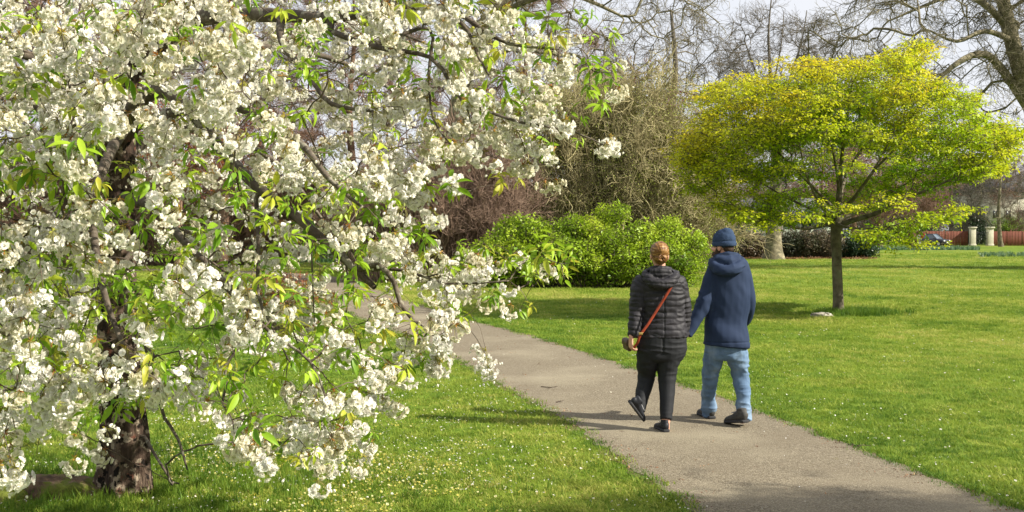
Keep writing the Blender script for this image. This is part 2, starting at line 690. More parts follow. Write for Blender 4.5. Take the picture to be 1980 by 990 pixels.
def box_geo(c, s, rz=0):
    x, y, z = s[0] / 2, s[1] / 2, s[2] / 2
    V = np.array([(-x, -y, -z), (x, -y, -z), (x, y, -z), (-x, y, -z), (-x, -y, z), (x, -y, z), (x, y, z), (-x, y, z)], dtype=float)
    if rz:
        V = V @ rotm((0, 0, rz)).T
    Q = np.array([(0, 3, 2, 1), (4, 5, 6, 7), (0, 1, 5, 4), (1, 2, 6, 5), (2, 3, 7, 6), (3, 0, 4, 7)])
    return V + np.array(c), Q


def box(name, c, s, mat, parent=None, bev=0.0, rz=0):
    V, Q = box_geo((0, 0, 0), s, rz)
    me = npmesh(name, V, [Q], mat, smooth=False)
    o = link(name, me, parent, Vector(c))
    if bev:
        b = o.modifiers.new('bevel', 'BEVEL'); b.width = bev; b.segments = 2
    return o


# low grey-green outbuilding behind the hedge
def outbuilding():
    D = 86
    a = P(1385, 430, D); b = P(1612, 430, D)
    w = b.x - a.x; cx = (a.x + b.x) / 2; h = P(1500, 428, D).z
    r = empty('outbuilding', (cx, D, 0), 'low grey-green rendered building with small dark window behind the hedge', 'building')
    box('wall', (0, 2.5, h / 2), (w, 5, h), M_render, r)
    box('fascia', (0, -0.12, h + 0.1), (w + 0.5, 0.22, 0.2), M_iron, r)
    V = np.array([(-w / 2 - .3, -.35, h + .2), (w / 2 + .3, -.35, h + .2), (w / 2 + .3, 2.5, h + 1.9), (-w / 2 - .3, 2.5, h + 1.9), (-w / 2 - .3, 5.35, h + .2), (w / 2 + .3, 5.35, h + .2),
                  (-w / 2, 0, h + .04), (w / 2, 0, h + .04), (w / 2, 5, h + .04), (-w / 2, 5, h + .04)])
    link('roof', npmesh('roof', V, [np.array([(0, 1, 2, 3), (3, 2, 5, 4), (0, 4, 5, 1)]), np.array([(0, 3, 4), (1, 5, 2)])], M_slate, smooth=False), r)
    for px in (1433, 1560):
        p = P(px, 440, D)
        wd = box('window', (p.x - cx, -0.02, P(px, 439, D).z), (0.66, 0.06, 0.72), M_iron, r)
        box('pane', (0, -0.035, 0), (0.54, 0.02, 0.6), M_glass, wd)
    p = P(1585, 440, D)
    box('door', (p.x - cx, -0.03, 1.0), (0.9, 0.08, 2.0), M_iron, r, 0.01)


outbuilding()


def pale_house():
    D = 185
    a = P(1880, 400, D); b = P(2060, 400, D)
    w = b.x - a.x; cx = (a.x + b.x) / 2
    h = P(1900, 372, D).z
    r = empty('pale_house', (cx, D, 0), 'pale cream house seen through twigs behind the gate pillars', 'house')
    box('wall', (0, 4, h / 2), (w, 8, h), M_render2, r)
    V = np.array([(-w / 2 - .4, -.5, h), (w / 2 + .4, -.5, h), (w / 2 + .4, 4, h + 3), (-w / 2 - .4, 4, h + 3), (-w / 2 - .4, 8.5, h), (w / 2 + .4, 8.5, h)]) + np.array([0, 0, .03])
    rf = link('roof', npmesh('roof', V, [np.array([(0, 1, 2, 3), (3, 2, 5, 4), (0, 4, 5, 1)]), np.array([(0, 3, 4), (1, 5, 2)])], M_slate, smooth=False), r)
    box('chimney', (w * .3, 4, h + 3.3), (1, .7, 1.6), M_render2, rf)
    for px in (1900, 1925, 1950, 1975, 2010):
        for z in (1.8, 4.9):
            p = P(px, 400, D)
            wd = box('window', (p.x - cx, -0.02, z), (1.1, 0.08, 1.5), M_cream, r)
            for sx in (-.26, .26):
                box('pane', (sx, -0.045, 0), (0.44, 0.02, 1.34), M_glass, wd)


pale_house()


def pillar(px0, px1, ptop, pbot, D, label):
    a = G((px0 + px1) / 2, pbot)
    w = (px1 - px0) * D / F_PX
    h = P(0, ptop, D).z
    x = P((px0 + px1) / 2, 400, D).x
    r = empty('gate_pillar', (x, D, 0), label, 'gate pillar', 'cream pillars either side of the garden gate')
    box('shaft', (0, 0, h * .45), (w * .8, w * .8, h * .9), M_cream, r, 0.02)
    box('plinth', (0, 0, .12), (w * .92, w * .92, .24), M_cream, r, 0.02)
    box('collar', (0, 0, h * .9 + .04), (w * .9, w * .9, .08), M_cream, r, 0.01)
    box('cap', (0, 0, h * .95 + .06), (w * 1.08, w * 1.08, h * .05 + .05), M_cream, r, 0.04)
    return x, w


DG = 146
x1, w1 = pillar(1875, 1887, 439, 476, DG, 'left cream gate pillar, nearer the parked car')
x2, w2 = pillar(1908, 1921, 439, 476, DG, 'right cream gate pillar, where the red-brown fence begins')

gt = empty('garden_gate', ((x1 + x2) / 2, DG, 0), 'dark iron garden gate between two cream pillars', 'gate')
gw = (x2 - x1) - (w1 + w2) * .4
for z in (.25, 1.0, 1.75): box('rail', (0, 0, z), (gw, .05, .06), M_iron, gt)
_, = [None]
bar_me = None
for i in range(13):
    o = box('bar', (-gw / 2 + gw * (i + .5) / 13, 0, 1.0), (.03, .03, 1.7), M_iron, gt)
    if bar_me is None: bar_me = o.data
    else: o.data = bar_me


def plank_fence(x0, x1, y, label, h=1.95, step=0.2):
    cx = (x0 + x1) / 2
    r = empty('plank_fence', (cx, y, 0), label, 'fence')
    for z in (.4, 1.5): box('rail', (0, .06, z), (x1 - x0, .06, .1), M_redfence, r)
    n = int((x1 - x0) / step)
    me = None
    for i in range(n):
        o = box('plank', (x0 - cx + (i + .5) * step, random.uniform(-.02, .02), h / 2 + random.uniform(-.03, .02)), (step * .86, .03, h), M_redfence, r)
        if me is None: me = o.data
        else: o.data = me
    for i in range(int((x1 - x0) / 2.4) + 1):
        box('post', (x0 - cx + i * 2.4 + .05, .14, h * .53), (.14, .12, h * 1.08), M_redfence, r)


plank_fence(x2 + w2 * .5, x2 + 14, DG + .1, 'red-brown board fence right of the cream gate pillars')
plank_fence(P(1758, 470, DG).x, x1 - w1 * .5, DG + .3, 'red-brown board fence behind the parked car, left of the gate')

# ================================================================== CARS
M_carpaint = plain('dark_grey_paint', (0.025, 0.03, 0.036), rough=0.22, spec=0.6, var=.05)
M_bluepaint = plain('dark_blue_paint', (0.015, 0.03, 0.06), rough=0.25, spec=0.6, var=.05)
M_carglass = plain('car_glass', (0.10, 0.13, 0.16), rough=0.05, spec=0.8, var=.03)
M_tyre = plain('rubber', (0.02, 0.02, 0.02), rough=0.9)
M_rim = plain('alloy', (0.5, 0.5, 0.52), rough=0.35, metallic=0.8)
M_lamp = plain('lamp_glass', (0.75, 0.77, 0.8), rough=0.15)
M_plate = plain('white_plate', (0.8, 0.8, 0.78), rough=0.4)
M_redlamp = plain('red_lamp', (0.4, 0.01, 0.01), rough=0.2)


def car(loc, rz, paint, label, L=4.3, W=1.8, Hh=1.6, group=None):
    r = empty('parked_car', loc, label, 'car', group)
    r.rotation_euler = (0, 0, rz)
    # body: cross sections along x (front = +x)
    prof = [(-L / 2, .35, .62, .80), (-L / 2 + .08, .25, .95, .92), (-L * .36, .22, 1.0, .98), (-L * .1, .22, .98, 1.0), (L * .2, .22, .98, 1.0), (L * .3, .22, .95, .98), (L * .42, .24, .86, .93), (L / 2 - .05, .28, .74, .84), (L / 2, .36, .60, .74)]
    V = []
    for x, z0, z1, ws in prof:
        w = W / 2 * ws
        V += [(x, -w * .9, z0), (x, -w, z0 + (z1 - z0) * .3), (x, -w * .98, z0 + (z1 - z0) * .75), (x, -w * .86, z1), (x, 0, z1 + .03), (x, w * .86, z1), (x, w * .98, z0 + (z1 - z0) * .75), (x, w, z0 + (z1 - z0) * .3), (x, w * .9, z0), (x, 0, z0)]
    k = 10; n = len(prof)
    Q = [(i * k + j, (i + 1) * k + j, (i + 1) * k + (j + 1) % k, i * k + (j + 1) % k) for i in range(n - 1) for j in range(k)]
    cv = [(0, j, j + 1) for j in range(1, 9)] + [((n - 1) * k, (n - 1) * k + j + 1, (n - 1) * k + j) for j in range(1, 9)]
    link('body', npmesh('body', np.array(V), [np.array(cv), np.array(Q)], paint), r)
    # cabin
    def cab(name, inset, z0, z1, mat, par):
        A = [(-L * .46 + inset, W * .43), (L * .24 - inset, W * .43)]
        B = [(-L * .36, W * .34), (L * .06, W * .34)]
        V = [(A[0][0], -A[0][1], z0), (A[1][0], -A[1][1], z0), (A[1][0], A[0][1], z0), (A[0][0], A[0][1], z0),
             (B[0][0], -B[0][1], z1), (B[1][0], -B[1][1], z1), (B[1][0], B[1][1], z1), (B[0][0], B[0][1], z1)]
        Q = [(4, 5, 6, 7), (0, 1, 5, 4), (1, 2, 6, 5), (2, 3, 7, 6), (3, 0, 4, 7)]
        o = link(name, npmesh(name, np.array(V), [np.array(Q)], mat, smooth=False), par)
        b = o.modifiers.new('bevel', 'BEVEL'); b.width = .04; b.segments = 2
        return o
    cab('glasshouse', 0, .94, Hh - .05, M_carglass, r)
    box('roof', (-L * .15, 0, Hh - .02), (L * .44, W * .72, .06), paint, r, .025)
    for sy in (-1, 1):
        for x0, x1_ in ((L * .235, L * .065), (-L * .45, -L * .35), (-L * .1, -L * .12)):
            V, Q = tubes([np.array([(x0, sy * W * .435, .96), (x1_, sy * W * .35, Hh - .04)])], [np.array([.045, .045])], 6)
            link('pillar', npmesh('pillar', V, [Q], paint), r)
        box('mirror', (L * .18, sy * W * .53, 1.05), (.12, .2, .14), paint, r, .03)
        box('door_handle', (-L * .1, sy * W * .5, .82), (.2, .03, .03), M_rim, r)
        for wx in (-L * .31, L * .32):
            a = np.linspace(0, 2 * math.pi, 20, endpoint=False)
            Vw = [(wx + .33 * math.cos(t) * q, sy * yy, .33 + .33 * math.sin(t) * q) for yy, q in ((W / 2 - .2, 1), (W / 2 - .02, 1), (W / 2 + .01, .9), (W / 2 + .01, .62)) for t in a]
            Qw = [(i * 20 + j, i * 20 + (j + 1) % 20, (i + 1) * 20 + (j + 1) % 20, (i + 1) * 20 + j) for i in range(3) for j in range(20)]
            wh = link('wheel', npmesh('wheel', np.array(Vw), [np.array(Qw)], M_tyre), r)
            Vr = [(wx + .21 * math.cos(t), sy * (W / 2 + .0), .33 + .21 * math.sin(t)) for t in a] + [(wx, sy * (W / 2 - .03), .33)]
            link('rim', npmesh('rim', np.array(Vr), [np.array([(j, (j + 1) % 20, 20) for j in range(20)])], M_rim), wh)
        box('headlight', (L * .475, sy * W * .34, .70), (.12, .34, .16), M_lamp, r, .03)
        box('tail_light', (-L * .485, sy * W * .38, .86), (.08, .2, .3), M_redlamp, r, .03)
    box('grille', (L / 2 - .01, 0, .52), (.06, W * .5, .2), M_iron, r, .02)
    box('number_plate', (L / 2 + .025, 0, .46), (.02, .52, .11), M_plate, r)
    return r


cx_ = P(1804, 460, 142.8)
car((cx_.x, 142.8, 0), math.radians(-52), M_carpaint, 'dark grey parked car facing right beside the far fence', L=4.1, Hh=1.62)
cl_ = P(640, 480, 88)
car((cl_.x, 89, 0), math.radians(175), M_bluepaint, 'dark blue car parked far off behind the white blossom branches', L=4.3, Hh=1.5)

# ================================================================== PEOPLE
def loft(pts, ra, rb=None, ref=(1, 0, 0), ns=16, step=0.03, expo=2.0, cap=0.5):
    """closed limb: rings along a smoothed spine; ra = half width along ref, rb = half depth"""
    pts = np.array([tuple(q) for q in pts], dtype=float)
    ra = np.array(ra, dtype=float) * np.ones(len(pts))
    rb = ra if rb is None else np.array(rb, dtype=float) * np.ones(len(pts))
    Q, A = catmull(pts, ra, step)
    _, B = catmull(pts, rb, step)
    # rounded ends
    def endcap(q, d, a, b):
        out = []
        for t in (0.35, 0.65, 0.87, 0.97):
            out.append((q + d * cap * min(a, b) * t, a * math.sqrt(1 - t * t), b * math.sqrt(1 - t * t)))
        return out
    d0 = Q[0] - Q[1]; d0 /= np.linalg.norm(d0)
    d1 = Q[-1] - Q[-2]; d1 /= np.linalg.norm(d1)
    s = endcap(Q[0], d0, A[0], B[0])[::-1]; e = endcap(Q[-1], d1, A[-1], B[-1])
    Q = np.vstack([[x[0] for x in s], Q, [x[0] for x in e]])
    A = np.concatenate([[x[1] for x in s], A, [x[1] for x in e]])
    B = np.concatenate([[x[2] for x in s], B, [x[2] for x in e]])
    T = np.gradient(Q, axis=0); T /= np.linalg.norm(T, axis=1)[:, None] + 1e-9
    ref = np.array(ref, dtype=float)
    U = ref[None, :] - (T @ ref)[:, None] * T
    U /= np.linalg.norm(U, axis=1)[:, None] + 1e-9
    W = np.cross(T, U)
    a = np.arange(ns) * 2 * math.pi / ns
    ca = np.sign(np.cos(a)) * np.abs(np.cos(a)) ** (2 / expo); sa = np.sign(np.sin(a)) * np.abs(np.sin(a)) ** (2 / expo)
    V = Q[:, None] + A[:, None, None] * ca[None, :, None] * U[:, None] + B[:, None, None] * sa[None, :, None] * W[:, None]
    n = len(Q)
    V = np.vstack([V.reshape(-1, 3), Q[:1], Q[-1:]])
    j = np.arange(ns)
    F4 = np.concatenate([np.stack([i * ns + j, i * ns + (j + 1) % ns, (i + 1) * ns + (j + 1) % ns, (i + 1) * ns + j], 1) for i in range(n - 1)])
    F3 = np.concatenate([np.stack([(j + 1) % ns, j, np.full(ns, n * ns)], 1), np.stack([(n - 1) * ns + j, (n - 1) * ns + (j + 1) % ns, np.full(ns, n * ns + 1)], 1)])
    return V, F3, F4


def ball(c, r, rot=(0, 0, 0)):
    c = np.array(tuple(c)); r = np.array(r, dtype=float) * np.ones(3)
    nu, nv = 16, 10
    V = [(0, 0, 1)]
    for i in range(1, nv):
        t = math.pi * i / nv
        for k in range(nu):
            p = 2 * math.pi * k / nu
            V.append((math.sin(t) * math.cos(p), math.sin(t) * math.sin(p), math.cos(t)))
    V.append((0, 0, -1))
    V = (np.array(V) * r) @ rotm(rot).T + c
    F3 = [(0, 1 + k, 1 + (k + 1) % nu) for k in range(nu)]
    e = 1 + (nv - 2) * nu
    F3 += [(e + (k + 1) % nu, e + k, len(V) - 1) for k in range(nu)]
    F4 = [(1 + i * nu + k, 1 + (i + 1) * nu + k, 1 + (i + 1) * nu + (k + 1) % nu, 1 + i * nu + (k + 1) % nu) for i in range(nv - 2) for k in range(nu)]
    return V, np.array(F3), np.array(F4)


def union(parts, voxel, smooth_n=3):
    """one continuous surface out of overlapping closed shapes; returns V, faces"""
    off = 0; Vs = []; f3 = []; f4 = []
    for V, a, b in parts:
        Vs.append(V); f3.append(np.asarray(a) + off); f4.append(np.asarray(b) + off); off += len(V)
    me = npmesh('tmp', np.concatenate(Vs), [np.concatenate(f3), np.concatenate(f4)], [])
    o = link('tmp', me)
    m = o.modifiers.new('r', 'REMESH'); m.mode = 'VOXEL'; m.voxel_size = voxel
    if smooth_n:
        s = o.modifiers.new('s', 'SMOOTH'); s.factor = 0.5; s.iterations = smooth_n
    dg = bpy.context.evaluated_depsgraph_get()
    ev = o.evaluated_get(dg)
    m2 = bpy.data.meshes.new_from_object(ev)
    n = len(m2.vertices)
    V = np.zeros(n * 3); m2.vertices.foreach_get('co', V); V = V.reshape(-1, 3)
    L = np.zeros(len(m2.loops), dtype=np.int32); m2.loops.foreach_get('vertex_index', L)
    tot = np.zeros(len(m2.polygons), dtype=np.int32); m2.polygons.foreach_get('loop_total', tot)
    if (tot == 4).all(): F4 = [L.reshape(-1, 4)]
    else:
        st = np.concatenate([[0], np.cumsum(tot)[:-1]])
        F4 = []
        for k in (3, 4):
            s_ = st[tot == k]
            if len(s_): F4.append(L[s_[:, None] + np.arange(k)[None, :]])
    bpy.data.objects.remove(o); bpy.data.meshes.remove(me); bpy.data.meshes.remove(m2)
    return V, F4


def vnormals(V, Fs):
    N = np.zeros_like(V)
    for F_ in Fs:
        n = np.cross(V[F_[:, 1]] - V[F_[:, 0]], V[F_[:, 2]] - V[F_[:, 0]])
        for k in range(F_.shape[1]):
            np.add.at(N, F_[:, k], n)
    return N / (np.linalg.norm(N, axis=1)[:, None] + 1e-12)


def seg_param(V, pts):
    """distance to a polyline and arc length along it"""
    pts = np.array([tuple(q) for q in pts], dtype=float)
    best = np.full(len(V), 1e9); par = np.zeros(len(V)); acc = 0
    for a, b in zip(pts[:-1], pts[1:]):
        d = b - a; L = np.linalg.norm(d)
        t = np.clip(((V - a) @ d) / L ** 2, 0, 1)
        dd = np.linalg.norm(V - (a + t[:, None] * d), axis=1)
        m = dd < best
        best[m] = dd[m]; par[m] = acc + t[m] * L
        acc += L
    return best, par


def hand_parts(w, d, pn, thumb, size=1.0, curl=0.6):
    """palm and five fingers: w wrist, d pointing direction, pn palm normal (fingers bend towards it), thumb side"""
    w = np.array(tuple(w)); d = np.array(tuple(d), dtype=float); d /= np.linalg.norm(d)
    pn = np.array(tuple(pn), dtype=float); pn -= (pn @ d) * d; pn /= np.linalg.norm(pn)
    s = np.cross(d, pn)
    if s @ np.array(tuple(thumb), dtype=float) < 0: s = -s
    k = size
    out = [loft([w - d * .02, w + d * .03 * k, w + d * .065 * k, w + d * .088 * k], [.024 * k, .034 * k, .040 * k, .037 * k], [.020 * k, .017 * k, .016 * k, .013 * k], ref=s, ns=12, step=.012)]
    for off, ln, r, cu in ((.028, .068, .0085, curl * .9), (.010, .078, .009, curl), (-.009, .073, .0085, curl * 1.05), (-.027, .056, .0075, curl * 1.15)):
        b = w + d * .082 * k + s * off * k
        pts = [b - d * .02 * k, b]; ang = 0.15
        p = b
        for q in (.45, .30, .25):
            ang += cu
            p = p + (d * math.cos(ang) + pn * math.sin(ang)) * ln * q * k
            pts.append(p)
        out.append(loft(pts, [r * k, r * k, r * .98 * k, r * .9 * k, r * .78 * k], ref=s, ns=8, step=.008, cap=.9))
    b = w + d * .02 * k + s * .026 * k
    out.append(loft([b - s * .01 * k, b + (s * .022 + d * .018 + pn * .008) * k, b + (s * .03 + d * .045 + pn * .018) * k, b + (s * .022 + d * .066 + pn * .028) * k], [.012 * k, .0105 * k, .0095 * k, .008 * k], ref=pn, ns=8, step=.008, cap=.9))
    return out


def head_parts(c, yaw, k=1.0, tilt=0.0):
    """head of height 0.225*k about centre c facing yaw (0 = away from the camera, +y)"""
    R = rotm((tilt, 0, yaw))
    cc = np.array(tuple(c))

    def q(x, y, z): return cc + R @ (np.array([x, y, z]) * k)
    out = []
    rr = (tilt, 0, yaw)
    out.append(ball(q(0, -.012, .03), (.073 * k, .092 * k, .085 * k), rr))        # skull
    out.append(ball(q(0, .025, -.02), (.060 * k, .066 * k, .088 * k), rr))         # face
    out.append(ball(q(0, .055, -.085), (.032 * k, .030 * k, .026 * k), rr))        # chin
    out.append(ball(q(0, .094, -.028), (.013 * k, .022 * k, .018 * k), rr))        # nose
    out.append(ball(q(0, .082, .0), (.009 * k, .018 * k, .026 * k), rr))
    out.append(ball(q(0, .072, .022), (.045 * k, .016 * k, .012 * k), rr))         # brow
    out.append(ball(q(0, .080, -.058), (.022 * k, .012 * k, .006 * k), rr))
    out.append(ball(q(0, .079, -.067), (.019 * k, .012 * k, .006 * k), rr))
    for s in (-1, 1):
        out.append(ball(q(s * .074, -.005, -.012), (.009 * k, .018 * k, .031 * k), rr))   # ears
        out.append(ball(q(s * .04, .05, -.03), (.022 * k, .022 * k, .02 * k), rr))        # cheeks
    return out, q


M_skin = surf_mat('skin', [(0.3, (0.50, 0.26, 0.18)), (0.7, (0.60, 0.33, 0.24))], scale=25, rough=0.55, bump=0.05, spec=0.35)
M_eye = plain('eye_white', (0.7, 0.68, 0.65), rough=0.2)


def cloth(name, parts, mat, parent, base, disp, voxel=0.008, smooth_n=4, label=None):
    V, Fs = union(parts, voxel, smooth_n)
    N = vnormals(V, Fs)
    V = V + N * disp(V, N)[:, None]
    o = link(name, npmesh(name, V - np.array(tuple(base)), Fs, mat), parent)
    if label: o['label'] = label
    return o


def crease(V, fx, fz, seed, sharp=1.0):
    """folds running roughly across the cloth: ridged, stretched noise"""
    n = vnoise(V * np.array([fx, fx, fz]) + 0.6 * np.stack([vnoise(V * 5, seed + 9)] * 3, 1), seed)
    return 1 - np.abs(n) ** 0.8 * 2 * sharp


def person_body(root, base, head_c, yaw, hk, neck, torso, arms, hands, legs, feet, tilt=0.0):
    hp, q = head_parts(head_c, yaw, hk, tilt)
    parts = hp + [loft(neck, [.052, .050, .056, .08], [.055, .052, .056, .07])]
    parts.append(loft(torso[0], torso[1], torso[2]))
    for p, r in arms: parts.append(loft(p, r))
    for h in hands: parts += hand_parts(*h)
    for p, r in legs: parts.append(loft(p, r))
    for p, r, rb in feet: parts.append(loft(p, r, rb))
    V, Fs = union(parts, 0.0055, 3)
    o = link('body', npmesh('body', V - np.array(tuple(base)), Fs, M_skin), root)
    for s in (-1, 1):
        V, a, b = ball(q(s * .031, .074, .002), .011 * hk)
        link('eye', npmesh('eye', V - np.array(tuple(base)), [a, b], M_eye), root)
    return q


def shoe(root, base, heel, toe, up, mat, sole_mat, w=.043, h=.075, lace=None):
    """heel and toe points on the sole line; up = direction away from the sole"""
    he = np.array(tuple(heel)); to = np.array(tuple(toe)); up = np.array(tuple(up), dtype=float)
    d = to - he; L = np.linalg.norm(d); d /= L
    up -= (up @ d) * d; up /= np.linalg.norm(up)
    s = np.cross(d, up)
    prof = [(.02, .026, .036, .044), (.10, .031, .045, .050), (.25, .033, .046, .052), (.45, .034, .036, .040), (.65, .039, .028, .032), (.82, .040, .024, .028), (.96, .028, .016, .020)]
    k = w / .043
    pts = [he + d * L * t + up * c * (h / .075) for t, a, b, c in prof]
    up_parts = [loft(pts, [p[1] * k for p in prof], [p[2] * (h / .075) * .9 for p in prof], ref=s, ns=14, step=.02, cap=.6)]
    up_parts.append(loft([he + d * L * .16 + up * .05, he + d * L * .17 + up * (h + .022)], [.036 * k, .036 * k], [.042, .044], ref=s, ns=14, cap=.3))
    V, Fs = union(up_parts, .006, 3)
    N = vnormals(V, Fs)
    V = V + N * (.0012 * crease(V, 40, 40, 4))[:, None]
    o = link('shoe', npmesh('shoe', V - np.array(tuple(base)), Fs, mat), root)
    sp = [(0.0, .030), (.12, .036), (.35, .034), (.6, .040), (.82, .042), (1.0, .026)]
    V, a, b = loft([he + d * L * t + up * .012 for t, _ in sp], [x[1] * k for x in sp], [.014] * len(sp), ref=s, ns=14, step=.02, expo=4)
    link('sole', npmesh('sole', V - np.array(tuple(base)), [a, b], sole_mat), o)
    if lace:
        ch = [np.array([he + d * L * t + up * (.078 * (h / .075) - .05 * (t - .4)) + s * .02 * q * k for q in (-1, -.4, .4, 1)]) for t in (.40, .47, .54, .61)]
        V, Q_ = tubes(ch, [np.full(4, .0035)] * 4, 5)
        link('laces', npmesh('laces', V - np.array(tuple(base)), [Q_], lace), o)
    return o


M_puffer = surf_mat('quilted_nylon', [(0.3, (0.014, 0.013, 0.016)), (0.7, (0.023, 0.021, 0.026))], scale=6, rough=0.62, bump=0.35, bdist=0.004, bscale=55, spec=0.3)
M_trouser = surf_mat('black_twill', [(0.3, (0.008, 0.009, 0.011)), (0.7, (0.014, 0.015, 0.018))], scale=9, rough=0.75, bump=0.3, bdist=0.003, bscale=50)
M_blackshoe = surf_mat('black_shoe', [(0.3, (0.010, 0.011, 0.015)), (0.7, (0.022, 0.024, 0.03))], scale=30, rough=0.6, bump=0.3, bdist=0.002)
M_sole = plain('rubber_sole', (0.03, 0.03, 0.032), rough=0.9)
M_lace = plain('pale_lace', (0.5, 0.5, 0.5), rough=0.8)
M_redleather = surf_mat('red_brown_leather', [(0.3, (0.20, 0.030, 0.012)), (0.7, (0.30, 0.052, 0.022))], scale=20, rough=0.45, bump=0.15, bdist=0.001)
M_tan = surf_mat('brown_leather', [(0.3, (0.05, 0.028, 0.016)), (0.7, (0.10, 0.058, 0.032))], scale=14, rough=0.5, bump=0.2, bdist=0.002)
M_brass = plain('brass', (0.6, 0.42, 0.15), rough=0.3, metallic=0.9)
M_hair = surf_mat('auburn_hair', [(0.25, (0.07, 0.028, 0.008)), (0.5, (0.16, 0.070, 0.018)), (0.75, (0.42, 0.24, 0.075))], scale=14, rough=0.42, bump=0.8, bdist=0.004, stretch=(1, 1, 7), bscale=26)
M_navy = surf_mat('navy_softshell', [(0.3, (0.016, 0.027, 0.058)), (0.7, (0.024, 0.038, 0.078))], scale=4, rough=0.8, bump=0.25, bdist=0.003, bscale=30, spec=0.15)
M_denim = surf_mat('blue_denim', [(0.25, (0.055, 0.10, 0.18)), (0.5, (0.11, 0.175, 0.27)), (0.8, (0.25, 0.33, 0.42))], scale=7, rough=0.9, bump=0.35, bdist=0.003, bscale=70, stretch=(1, 1, .6))
M_beanie = surf_mat('blue_knit', [(0.3, (0.026, 0.044, 0.085)), (0.7, (0.042, 0.066, 0.120))], scale=30, rough=0.95, bump=0.7, bdist=0.004, bscale=150, spec=0.1)
M_greyshoe = surf_mat('dark_grey_suede', [(0.3, (0.035, 0.034, 0.031)), (0.7, (0.075, 0.071, 0.064))], scale=24, rough=0.8, bump=0.4, bdist=0.003)
M_beard = surf_mat('dark_beard', [(0.3, (0.03, 0.018, 0.012)), (0.7, (0.07, 0.04, 0.025))], scale=60, rough=0.9, bump=0.8, bdist=0.004)


